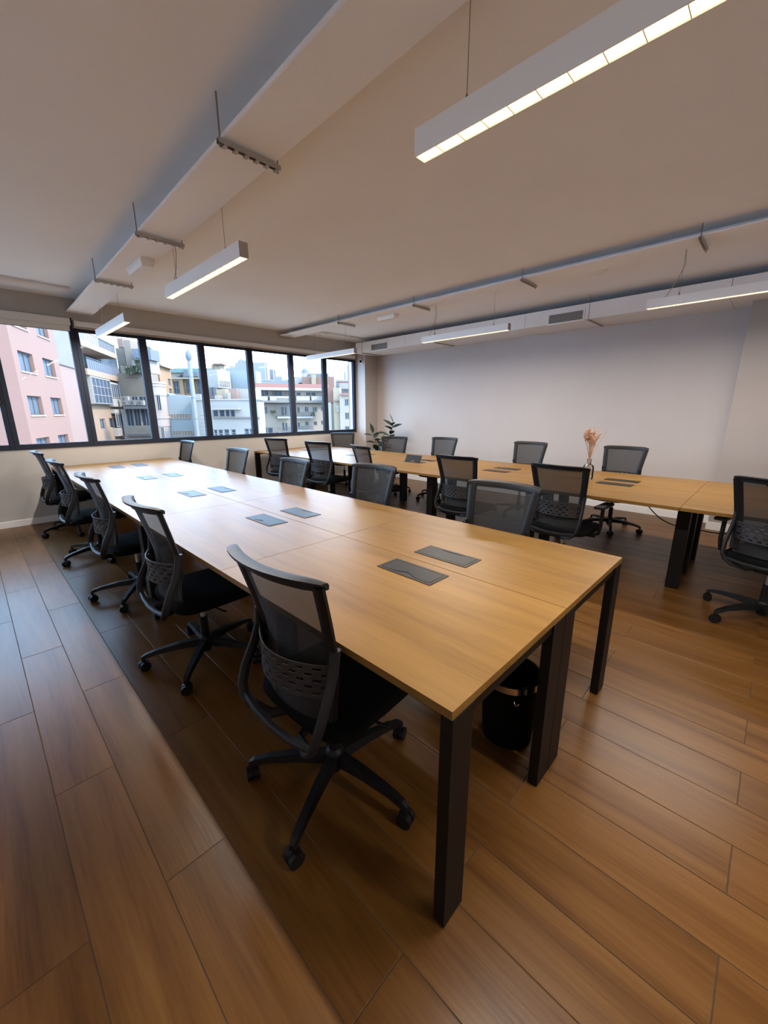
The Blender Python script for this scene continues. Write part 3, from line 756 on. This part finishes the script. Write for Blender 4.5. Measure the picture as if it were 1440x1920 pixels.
# --- salmon apartment block (left panes)
F1 = Facade(75, 760, 26, 415)
h = House('apartment_block', 'salmon pink apartment block with deep square windows, outside the left windows', F1)
uL = F1.uz(36, 720)[0]; uR = F1.uz(118, 720)[0]
cols = [(F1.uz(45, 742)[0]+.0, 0), (0, 0)]
def px_u(x, y): return F1.uz(x, y)[0]
c1 = ((px_u(37, 680)+px_u(54, 760))/2, (px_u(64, 683)+px_u(80, 760))/2); c2 = ((px_u(83, 690)+px_u(97, 762))/2, (px_u(103.6, 692)+px_u(116.7, 762))/2)
zr2 = (F1.uz(68, 778)[1], F1.uz(63, 742.5)[1]); fl = F1.uz(48, 661)[1]-zr2[1]
for k in (2, 1, 0, -1, -2):
    for (a, b) in (c1, c2):
        z0_, z1_ = zr2[0]+k*fl, zr2[1]+k*fl
        h.holes.append((a, b, z0_, z1_))
        m = MB(); F1.bx(m, a, b, z0_, z0_+.06, -.28, -.2); F1.bx(m, a, b, z1_-.06, z1_, -.28, -.2); F1.bx(m, a, a+.06, z0_, z1_, -.28, -.2); F1.bx(m, b-.06, b, z0_, z1_, -.28, -.2); mid = a+(b-a)*.62; F1.bx(m, mid-.03, mid+.03, z0_, z1_, -.28, -.2)
        w_ = h.part('window', m, 'frd'); h.part('pane', F1.bx(MB(), a, b, z0_, z1_, -.27, -.24), 'pane_l', w_)
        h.part('window_sill', F1.bx(MB(), a-.06, b+.06, z0_-.09, z0_, -.05, .06), 'cream')
_uz = F1.rect
zt = fl*3+zr2[1]+1
mW = MB()
F = F1
us = sorted({uL, uR, *c1, *c2}); zs = sorted({-14, zt, *[q for hh in h.holes for q in hh[2:]]})
for a, b in zip(us, us[1:]):
    for c, d in zip(zs, zs[1:]):
        if not any(q[0] < (a+b)/2 < q[1] and q[2] < (c+d)/2 < q[3] for q in h.holes): F.bx(mW, a, b, c, d, -.3, 0)
F.bx(mW, uL, uR, -14, zt, -7, -.3)
h.part('wall', mW, 'salmon')
h.part('side_wall', F.bx(MB(), uL-.02, uL, -14, zt, -7, .0), 'salmon_shaded')  # side face in darker salmon, its shade put into the colour
# stair tower standing back to the right: concrete above, rose below
uS = F1.uz(156, 720)[0]
zj = F1.uz(128, 686)[1]
h.part('tower_lower', F.bx(MB(), uR+.02, uS, -14, zj, -4, -.25), 'rose'); h.part('tower_upper', F.bx(MB(), uR+.02, uS, zj+.25, zt, -4, -.28), 'concrete'); h.part('ledge', F.bx(MB(), uR+.02, uS, zj, zj+.25, -4, -.15), 'concrete')
# neighbour wall left of the salmon block
FN = Facade(8, 770, 34)
h = House('rear_house', 'pale rendered house glimpsed at the left picture edge beyond the window', FN)
h.wall((-90, 640, 25, 790), 'ivory', 4); h.pbox('lower_wing', (-90, 808, 14, 850), 0, 2, 'rose')

# --- peach house with glazed galleries (second pane)
F2 = Facade(195, 765, 47, 465)
h = House('gallery_house', 'peach house with white glazed galleries and railed balconies beyond the second window', F2)
h.window(zB(275, 885, 545, 1255), 'frw', 'pane', 5, 3, False, .55); h.window(zB(552, 965, 665, 1170), 'frw', 'pane', 4, 1, False, .5); h.window(zB(672, 985, 765, 1155), 'frw', 'pane', 3, 1, False, .5)
h.window(zB(388, 1480, 468, 1640), 'frw', 'pane', 2); h.window(zB(525, 1470, 590, 1620), 'frw', 'pane', 1); h.window(zB(620, 1405, 748, 1600), 'frw', 'pane', 4, 1, False, .45)
h.pbox('gallery_base', zB(580, 1180, 720, 1300), 0, .5, 'white'); h.pbox('gallery_base', zB(650, 1610, 775, 1735), 0, .45, 'white'); h.pbox('gallery_base', zB(600, 1340, 735, 1400), 0, .45, 'white')
h.pbox('gallery_box', zB(268, 868, 550, 1262), 0, .54, 'white'); h.pbox('gallery_box', zB(552, 955, 770, 1172), 0, .49, 'white')
h.wall(zB(170, 760, 770, 1900), 'peach', 8)
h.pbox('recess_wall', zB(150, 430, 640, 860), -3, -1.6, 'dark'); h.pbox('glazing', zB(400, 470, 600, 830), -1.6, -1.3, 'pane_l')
h.railing(zB(205, 640, 660, 845), .55, 'slate', 16); h.pbox('balcony_screen', zB(205, 660, 660, 840), .50, .53, 'slate')
h.pbox('balcony_slab', zB(200, 800, 740, 880), -3, .6, 'peach'); h.pbox('balcony_slab', zB(110, 400, 620, 480), -3, .7, 'peach')
h.railing(zB(110, 270, 600, 430), .6, 'grey', 18); h.pbox('balcony_screen', zB(380, 330, 600, 500), .5, .55, 'grey')
h.pbox('penthouse', zB(150, 150, 520, 420), -6, -2.5, 'white')
for dx in (180, 215): h.pbox('drainpipe', zB(dx, 700, dx+14, 1900), 0, .15, 'cream')
F2b = Facade(255, 765, 51, None)
h = House('terrace_house', 'tan house with hedge terrace, air conditioners and a wide glazed veranda, beyond the second window', F2b)
h.window(zB(752, 1140, 862, 1592), 'frw', 'pane', 2); h.window(zB(870, 1140, 970, 1592), 'frw', 'pane', 2); h.window(zB(978, 1140, 1110, 1592), 'frw', 'pane', 2)
h.wall(zB(735, 1335, 1140, 1900), 'white', 6); h.railing(zB(785, 1600, 1140, 1705), .35, 'frw', 30); h.pbox('balcony_slab', zB(780, 1705, 1140, 1740), 0, .5, 'grey'); h.pbox('ledge', zB(730, 1290, 1140, 1335), -6, .6, 'grey')
h.pbox('rear_wall', zB(640, 800, 1140, 1290), -8, -1.2, 'tan'); h.pbox('pipe', zB(760, 850, 950, 865), -1.2, -1.1, 'concrete')
h.pbox('tower', zB(760, 300, 860, 800), -9, -4, 'tan'); h.pbox('upper_storey', zB(640, 420, 760, 800), -9, -5, 'concrete'); h.pbox('upper_wing', zB(860, 430, 1140, 600), -9, -3, 'slate'); h.pbox('upper_wing', zB(870, 600, 1140, 800), -9, -3.5, 'white')
h.pbox('upper_gable', zB(640, 270, 720, 410), -9, -5.5, 'rose')
for (a, b, c, d) in ((715, 1150, 825, 1280), (835, 1205, 945, 1280), (955, 1205, 1050, 1280)):
    u0, u1, z0, z1 = F2b.rect(*zB(a, b, c, d)); base = F2b.pt((u0+u1)/2, z0, .1)
    ac = thing('air_conditioner', {715: 'tall white air conditioner with two fans on the ledge outside', 835: 'small white air conditioner on the ledge outside, middle of three', 955: 'small white air conditioner on the ledge outside, rightmost of three'}[a], 'air conditioner', base, 0, 'air conditioners on the ledge')
    F2b.bx(MB(), u0, u1, z0, z1, -.3, .3).build('casing', E['acw'], ac, origin=base)
    nf = 2 if a == 715 else 1
    for k in range(nf):
        cu, cz = u0+(u1-u0)*.42, z0+(z1-z0)*(k+.5)/nf; rr = (z1-z0)/nf*.36
        m = MB().tube([F2b.pt(cu, cz, .30), F2b.pt(cu, cz, .33)], rr, 18); m.build('fan', E['grey'], ac, origin=base)
ub = F2b.rect(*zB(940, 1140, 1000, 1205)); base = F2b.pt((ub[0]+ub[1])/2, ub[2], -.6)
tag(F2b.bx(MB(), *ub, -1.0, -.4).build('blue_barrel', E['bluetarp'], None, origin=base, bevel=.1), 'blue water barrel behind the air conditioners outside', 'barrel')
def bush(F, px, d, n, sz, label, name='terrace_hedge'):
    u0, u1, z0, z1 = F.rect(*px); base = F.pt((u0+u1)/2, z0, d); rr = random.Random(int(u0*100))
    t = thing(name, label, 'shrub', base)
    m = MB()
    for k in range(n):
        c = F.pt(rr.uniform(u0, u1), z0+(z1-z0)*rr.random()**.7, d+rr.uniform(-.5, .5)); a = Vector((rr.gauss(0, 1), rr.gauss(0, 1), rr.gauss(0, 1))).normalized()*sz; b = a.cross(Vector((rr.random(), rr.random(), rr.random()))).normalized()*sz*.5
        o = len(m.v); m.v += [tuple(c-a), tuple(c+b), tuple(c+a), tuple(c-b)]; m.f.append((o, o+1, o+2, o+3))
    f = m.build('foliage', E['green'], t, origin=base); f['kind'] = 'stuff'
    m = MB()
    for k in range(5):
        c = F.pt(u0+(u1-u0)*(k+.5)/5, z0, d); m.tube([c, c+Vector((0, 0, (z1-z0)*.6))], .03, 5)
    m.build('stems', 'stem', t, origin=base)['kind'] = 'stuff'
bush(F2b, zB(715, 680, 985, 800), -.8, 700, .16, 'green hedge trained along the terrace outside the second window')
bush(F2b, zB(670, 520, 790, 690), -3.4, 260, .16, 'tall green shrub on the terrace above the hedge outside')
bush(F2b, zB(770, 330, 880, 420), -3.8, 160, .14, 'small shrub on the roof terrace outside the second window')

# --- white corner tower and roof terrace (third pane, left)
F3 = Facade(300, 765, 45)
h = House('corner_tower', 'rounded white corner tower with stacked cornices at the left of the third window', F3)
u0, u1, z0, z1 = F3.rect(*zC(150, 930, 400, 1300)); cu = u0+(u1-u0)*.28; rad = (u1-u0)*.60
cz_top = F3.uz(zC(300, 830, 300, 830)[0], zC(300, 830, 300, 830)[1])[1]
cc = F3.pt(cu, 0, -rad)
def ring(za, zb_, r, nm, mt='pinkw'): h.part(nm, MB().lathe([(r, za), (r, zb_)], cc.x, cc.y, 28), mt, None, True)
zz = lambda y: F3.uz(300, 620+y*.11457)[1]
ring(-14, zz(1060), rad*.96, 'shaft'); ring(zz(1060), zz(910), rad*1.02, 'crown'); ring(zz(910), zz(870), rad*1.08, 'cornice'); ring(zz(865), zz(830), rad*1.12, 'cornice'); ring(zz(1440), zz(1400), rad*1.10, 'cornice'); ring(zz(1570), zz(1440), rad*1.03, 'balcony_drum')
h.window(zC(300, 1050, 372, 1310), 'frw', 'pane_d', 2, 1, False, .1); h.window(zC(372, 1575, 430, 1790), 'frw', 'pane_d', 2, 1, False, .1)
F3b = Facade(290, 700, 60, 520)
h = House('roof_terrace_block', 'dark railed roof terrace block above the white corner tower', F3b)
h.wall(zC(60, 640, 350, 1300), 'concrete', 6); h.railing(zC(60, 470, 380, 620), .2, 'slate', 16); h.pbox('terrace_screen', zC(60, 480, 380, 640), .05, .12, 'grey'); h.pbox('stair_house', zC(-40, 280, 175, 500), -6, -2, 'pinkw')
bush(F3b, zC(190, 640, 320, 830), .6, 260, .18, 'climbing plants on the terrace wall above the white tower')

# --- ochre palace (third and fourth pane)
F4 = Facade(320, 720, 62, 560)
h = House('ochre_wing', 'ochre side wing receding behind the white corner tower', F4)
h.window(zC(485, 790, 530, 900), 'frw', 'pane', 2, 1); h.window(zC(505, 950, 550, 1060), 'frw', 'pane', 2, 1); h.wall(zC(370, 600, 560, 1300), 'orange', 8); h.pbox('cornice', zC(370, 575, 560, 605), -8, .5, 'cream')
F4b = Facade(350, 730, 68)
h = House('ochre_facade', 'ochre facade with tall glazed bays and teal roof behind the white arched hall', F4b)
for r_ in ((570, 820, 692, 1035), (768, 830, 835, 1035), (950, 820, 1015, 1060), (1150, 820, 1240, 1060)): h.window(zC(*r_), 'frw', 'pane', 3, 2)
h.wall(zC(500, 780, 1330, 1400), 'orange', 8); h.pbox('cornice', zC(500, 765, 1330, 790), -1, .6, 'cream'); h.pbox('attic', zC(500, 680, 1330, 765), -8, -1, 'cream'); h.pbox('roof', zC(490, 615, 1330, 685), -9, -.6, 'teal')
for r_ in ((600, 715, 660, 750), (735, 640, 800, 755), (870, 680, 960, 750)): h.pbox('dormer', zC(*r_), -1.5, .2, 'slate')
h.pbox('pier', zC(690, 790, 752, 1400), 0, .4, 'orange'); h.pbox('pier', zC(862, 790, 935, 1400), 0, .4, 'orange')
F4c = Facade(408, 700, 64)
h = House('ochre_tower', 'cream and ochre stair tower left of the white water tank', F4c)
h.wall(zD(275, 575, 420, 1300), 'ivory', 6); h.pbox('roof_slab', zD(262, 555, 430, 580), -6, .5, 'rose'); h.pbox('side_strip', zD(275, 580, 310, 1300), 0, .1, 'orange')

# --- white barrel-vaulted hall (third pane)
F5 = Facade(325, 790, 47, 4000)
h = House('arched_hall', 'white hall with a rounded barrel roof and two strips of small windows', F5)
for r_ in ((515, 1358, 855, 1440), (550, 1632, 900, 1722)): h.window(zC(*r_), 'frw', 'curt', 7, 1, False, .02)
u0, u1, z0, z1 = F5.rect(*zC(392, 1045, 985, 1500)); zsp = F5.uz(330, 620+.11457*1190)[1]
prof = [(u0, -14), (u1, -14)]; n = 18; um = (u0+u1)/2; hw = (u1-u0)/2
arc = [(um+hw*math.cos(math.pi*k/n), zsp+(z1-zsp)*math.sin(math.pi*k/n)) for k in range(n+1)]
poly = [(u0, -14), (u1, -14)]+arc
m = MB(); k = len(poly); m.v = [tuple(F5.pt(u, z, 0)) for u, z in poly]+[tuple(F5.pt(u, z, -2.5)) for u, z in poly]
m.f = [tuple(range(k)), tuple(range(2*k-1, k-1, -1))]+[(i, i+k, (i+1) % k+k, (i+1) % k) for i in range(k)]
h.part('vaulted_body', m, 'pale')
F5b = Facade(300, 745, 52)
h = House('blue_vault', 'light blue vaulted roof peeping out behind the white arched hall', F5b)
u0, u1, z0, z1 = F5b.rect(*zC(340, 1020, 560, 1200)); um = (u0+u1)/2; hw = (u1-u0)/2
poly = [(u0, -14), (u1, -14)]+[(um+hw*math.cos(math.pi*q/14), z0+(z1-z0)*math.sin(math.pi*q/14)) for q in range(15)]
m = MB(); k = len(poly); m.v = [tuple(F5b.pt(u, z, 0)) for u, z in poly]+[tuple(F5b.pt(u, z, -2)) for u, z in poly]
m.f = [tuple(range(k)), tuple(range(2*k-1, k-1, -1))]+[(i, i+k, (i+1) % k+k, (i+1) % k) for i in range(k)]
h.part('vault', m, 'blue')
# steel flue
F6 = Facade(360, 740, 43)
uf, zt_ = F6.uz(353, 677); ub_, _z = F6.uz(362, 740); base = F6.pt(ub_, -14, 0)
t = thing('chimney_flue', 'tall steel flue pipe with a cowl in front of the white arched hall', 'chimney', base)
rf = .21
MB().lathe([(rf, 0), (rf, zt_+14)], n=18).build('pipe', E['steel'], t, True)
MB().lathe([(rf*.8, zt_+14), (rf*1.5, zt_+14.3), (rf*1.5, zt_+14.7), (rf*.2, zt_+15.2)], n=18).build('cowl', E['slate'], t, True)
for q in range(8): MB().lathe([(rf*1.05, zt_+14-1.6-q*2.2), (rf*1.05, zt_+14-1.5-q*2.2)], n=18).build('joint_band', E['grey'], t)
m = MB()
for sx in (-.2, .2): m.tube([(sx+.5, -.5, 3), (sx+.5, -.5, zt_+6)], .03, 5)
for q in range(30): m.tube([(.3, -.5, 3.4+q*.4), (.7, -.5, 3.4+q*.4)], .02, 5)
m.build('ladder', E['rail'], t)['kind'] = 'stuff'

# --- white workshop building with tank (fourth pane)
F7 = Facade(430, 790, 45)
h = House('white_workshop', 'low white workshop with strip windows and stained wall, beyond the fourth window', F7)
for (a, b, c, d), cl in (((258, 1360, 355, 1480), 1), ((370, 1355, 465, 1480), 1), ((475, 1355, 550, 1480), 1), ((560, 1355, 642, 1480), 1)): h.window(zD(a, b, c, d), 'frw', 'pane', cl, 1)
for (a, b, c, d) in ((282, 1695, 345, 1835), (358, 1695, 440, 1835), (455, 1690, 548, 1830), (578, 1690, 660, 1815), (805, 1680, 885, 1800), (893, 1680, 960, 1800)): h.window(zD(a, b, c, d), 'frw', 'pane', 1, 2)
h.wall(zD(-60, 1188, 1070, 1980), 'white', 9); h.pbox('ledge', zD(262, 1483, 1070, 1500), 0, .25, 'concrete'); h.pbox('awning', zD(240, 1325, 700, 1352), 0, .9, 'frw'); h.pbox('parapet', zD(-60, 1170, 1070, 1192), -9, .12, 'white')
h.pbox('annex', zD(-90, 1085, 60, 1200), -6, -1, 'white')
h.pbox('roof_room', zD(670, 995, 1000, 1190), -7, -2, 'pinkw'); h.pbox('shed', zD(545, 990, 682, 1190), -6, -1.5, 'rose'); h.pbox('vent_shaft', zD(515, 1060, 555, 1190), -2, -1.2, 'frw')
h.pbox('roof_unit', zD(300, 1105, 360, 1180), -3, -1.5, 'frw'); h.pbox('roof_unit', zD(470, 1070, 515, 1190), -3, -1.5, 'acw'); h.pbox('roof_room', zD(330, 1010, 480, 1190), -6, -3, 'ivory')
F7b = Facade(420, 720, 50, 900)
h = House('water_tank', 'large white rooftop tank box with ladder rails above the workshop', F7b, 'tank', F7b.uz(420, 729)[1])
h.wall(zD(352, 685, 568, 985), 'frw', 7, F7b.uz(420, 728)[1], 'tank_body'); h.railing(zD(385, 870, 552, 960), .5, 'rail', 8)
F7c = Facade(445, 720, 52)
h = House('pale_block', 'plain pale blue block beside the white tank above the workshop', F7c)
h.wall(zD(562, 688, 1010, 1000), 'pale', 8)
t0 = Facade(398, 745, 48); u0, u1, z0, z1 = t0.rect(*zD(205, 960, 325, 1180)); base = t0.pt((u0+u1)/2, z0, 0)
m = MB()
for q in range(8):
    za, zb_ = z0+(z1-z0)*q/8, z0+(z1-z0)*(q+1)/8
    for sx in (-.5, .5):
        m.tube([t0.pt((u0+u1)/2+sx, za, 0), t0.pt((u0+u1)/2+sx, zb_, 0)], .05, 4); m.tube([t0.pt((u0+u1)/2-sx, za, 0), t0.pt((u0+u1)/2+sx, zb_, 0)], .04, 4)
tag(m.build('lattice_mast', E['slate'], None, origin=base), 'small blue lattice mast on the workshop roof', 'mast')

# --- far lilac blocks
F8 = Facade(480, 700, 95)
h = House('far_block', 'far pale lilac tower block with a stepped top behind the tank', F8)
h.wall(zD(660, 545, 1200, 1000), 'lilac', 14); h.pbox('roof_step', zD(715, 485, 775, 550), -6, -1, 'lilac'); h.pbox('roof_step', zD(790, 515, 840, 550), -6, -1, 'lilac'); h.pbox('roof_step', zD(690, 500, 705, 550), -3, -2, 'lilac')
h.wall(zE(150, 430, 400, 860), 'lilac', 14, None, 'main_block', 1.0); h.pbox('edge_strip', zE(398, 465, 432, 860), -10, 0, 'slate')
F8b = Facade(510, 710, 100)
h = House('far_block', 'small far lilac block right of the stepped tower block', F8b)
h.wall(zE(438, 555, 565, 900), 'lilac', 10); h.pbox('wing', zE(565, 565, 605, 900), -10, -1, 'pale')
F8c = Facade(395, 690, 105)
h = House('far_block', 'far cream rooftops between the ochre tower and the lilac block', F8c)
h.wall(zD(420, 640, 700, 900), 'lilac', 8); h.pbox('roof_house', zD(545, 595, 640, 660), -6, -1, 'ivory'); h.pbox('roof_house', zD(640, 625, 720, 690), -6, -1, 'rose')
F8d = Facade(530, 730, 85)
h = House('far_roofs', 'far pale rooftops with tanks above the red-roofed apartments', F8d)
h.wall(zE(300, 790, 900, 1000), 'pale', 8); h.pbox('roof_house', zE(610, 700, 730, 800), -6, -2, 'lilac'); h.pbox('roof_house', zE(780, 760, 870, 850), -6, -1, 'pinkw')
for q in range(6): h.pbox('roof_tank', zE(310+q*38, 765, 335+q*38, 800), -1, 0, 'frw')

# --- cream apartments with red roof (fifth and sixth pane)
F9 = Facade(540, 765, 53, 2600)
h = House('red_roof_apartments', 'cream apartment house with a red roof edge, parapet terraces and balconies', F9)
def wE(a, b, c, d, **k): h.window(zE(a, b, c, d), **k)
wE(232, 985, 300, 1092, pane='pane', frame='frd', cols=1); wE(310, 985, 380, 1092, frame='frd', cols=1, pane='pane_l'); wE(388, 985, 460, 1092, frame='frd', cols=1); wE(475, 985, 560, 1092, frame='frd', cols=1, pane='curt'); wE(565, 985, 640, 1092, frame='frd', cols=1); wE(645, 985, 730, 1092, frame='frd', cols=1); wE(735, 985, 880, 1092, frame='frd', cols=2, pane='curt')
wE(345, 1305, 440, 1450, pane='pane_l'); wE(530, 1305, 622, 1140, pane='pane_l'); wE(715, 1305, 770, 1485, pane='pane_d', cols=1); wE(780, 1305, 835, 1485, pane='pane_d', cols=1); wE(350, 1725, 440, 1860, pane='pane', cols=1); wE(450, 1725, 552, 1860, pane='pane', cols=1); wE(735, 1625, 785, 1785, pane='pane', cols=1); wE(795, 1625, 842, 1785, pane='pane', cols=1)
for r_ in ((140, 855, 215, 922), (305, 855, 385, 922), (395, 855, 472, 922)): h.window(zF(*r_), 'frw', 'pane', 2)
for r_, pn in (((152, 1105, 200, 1222), 'pane_d'), ((280, 1100, 345, 1195), 'pane'), ((415, 1105, 490, 1190), 'pane_l'), ((162, 1365, 205, 1460), 'pane_d'), ((290, 1350, 350, 1425), 'pane'), ((432, 1355, 492, 1420), 'pane'), ((558, 1100, 600, 1180), 'pane'), ((560, 1340, 600, 1410), 'pane')): h.window(zF(*r_), 'frw', pn, 2)
h.wall((477, 729, 618, 860), 'cream', 10)
h.pbox('roof', (479, 719.5, 617, 727), -10, .5, 'redroof'); h.pbox('eave', (479, 727, 617, 732), -10, .9, 'white')
for (a, b) in ((489, 502), (506, 541), (556, 581), (584, 610)): h.pbox('terrace_parapet', (a, 743, b, 751), 0, 1.0, 'white')
h.pbox('terrace_slab', (488, 751, 612, 755), 0, 1.2, 'concrete'); h.pbox('string_course', (490, 757, 612, 759), 0, .3, 'tan')
h.pbox('balcony_slab', zE(640, 1505, 905, 1540), 0, 1.1, 'white'); h.railing(zE(640, 1140, 905, 1500), 1.0, 'rail', 14); h.pbox('balcony_slab', zE(650, 1812, 915, 1850), 0, 1.1, 'white'); h.railing(zE(650, 1715, 910, 1812), 1.0, 'rail', 14)
h.pbox('balcony_slab', zF(150, 1268, 430, 1298), 0, 1.1, 'white'); h.railing(zF(155, 1195, 430, 1268), 1.0, 'rail', 16); h.pbox('balcony_slab', zF(150, 1490, 430, 1520), 0, 1.1, 'white'); h.railing(zF(155, 1430, 430, 1490), 1.0, 'rail', 16)
bush(F9, zE(490, 1390, 600, 1430), .6, 60, .14, 'potted plants along the balcony of the red-roofed house')
bush(F9, zF(370, 1190, 430, 1265), .8, 60, .14, 'bushy plant at the balcony end of the red-roofed house')

# --- dome and brick house (sixth pane)
F10 = Facade(565, 705, 78)
u0, u1, z0, z1 = F10.rect(*zF(152, 410, 292, 500)); base = F10.pt((u0+u1)/2, -14, -4); rd = (u1-u0)/2
h = House('domed_church', 'blue-grey dome on a white drum seen above the red roof', F10); cc = F10.pt((u0+u1)/2, 0, -4)
zq = lambda y: F10.uz(565, 640+y*.11111)[1]
h.part('dome', MB().lathe([(rd*math.cos(a*math.pi/20), zq(500)+(zq(415)-zq(500))*math.sin(a*math.pi/20)) for a in range(10)]+[(.001, zq(405))], cc.x, cc.y, 24), 'slate', None, True)
h.part('drum', MB().lathe([(rd*1.08, zq(600)), (rd*1.08, zq(510)), (rd*1.15, zq(505)), (rd*1.15, zq(498))], cc.x, cc.y, 24), 'white', None, True)
h.part('base', F10.bx(MB(), u0-1, u1+1, -14, zq(590), -5.5, -1), 'pinkw'); h.part('shoulder', F10.bx(MB(), u1, u1+4, -14, zq(520), -5, -3), 'grey')
F11 = Facade(585, 715, 70)
h = House('brick_house', 'brick-red house with a pale chimney breast below the dome', F11)
h.wall(zF(245, 600, 780, 900), 'brick', 8); h.pbox('chimney_breast', zF(395, 560, 460, 740), 0, .6, 'ivory'); h.pbox('side_house', zF(120, 620, 240, 760), -5, -1, 'white'); h.pbox('dark_window', zF(180, 700, 235, 725), -1, -.9, 'pane_d')

# --- ivory house on the right (last pane)
F12 = Facade(640, 770, 50)
h = House('ivory_house', 'ivory house with shuttered windows and a small roof terrace beyond the last window', F12)
for r_ in ((955, 975, 1022, 1092), (960, 1205, 1030, 1320), (960, 1435, 1035, 1530), (818, 1092, 856, 1185)): h.window(zF(*r_), 'frw', 'pane', 2)
h.wall(zF(880, 900, 1300, 1700), 'cream', 8); h.pbox('cornice', zF(872, 875, 1300, 910), -8, .4, 'redroof'); h.railing(zF(895, 800, 1300, 875), .1, 'rail', 16)
h.pbox('wing', zF(775, 785, 885, 1700), -8, -.6, 'ivory'); h.pbox('wing_cornice', zF(770, 990, 885, 1005), -.6, -.2, 'tan'); h.pbox('wing_tan_wall', zF(735, 1050, 780, 1700), -8, -1, 'tan'); h.pbox('corner_pier', zF(660, 1035, 738, 1700), -8, -.8, 'white')  # narrow plain tan wall between the wing and the corner pier
h.pbox('brick_gable', zF(640, 775, 780, 1045), -9, -2, 'brick')
F13 = Facade(640, 715, 85)
h = House('far_roofs', 'far white rooftops with chimneys beyond the last window', F13)
h.wall(zF(650, 640, 1300, 900), 'white', 8); h.pbox('roof_house', zF(670, 590, 760, 660), -6, -1, 'pinkw'); h.pbox('chimney', zF(945, 520, 965, 640), -2, -1, 'slate'); h.pbox('chimney', zF(900, 560, 910, 640), -2, -1, 'grey'); h.pbox('roof_house', zF(985, 400, 1300, 640), -6, -1, 'pinkw'); h.pbox('roof_band', zF(830, 670, 1300, 690), 0, .2, 'redroof'); h.pbox('roof_house', zF(860, 700, 1300, 800), 0, 2, 'pinkw')
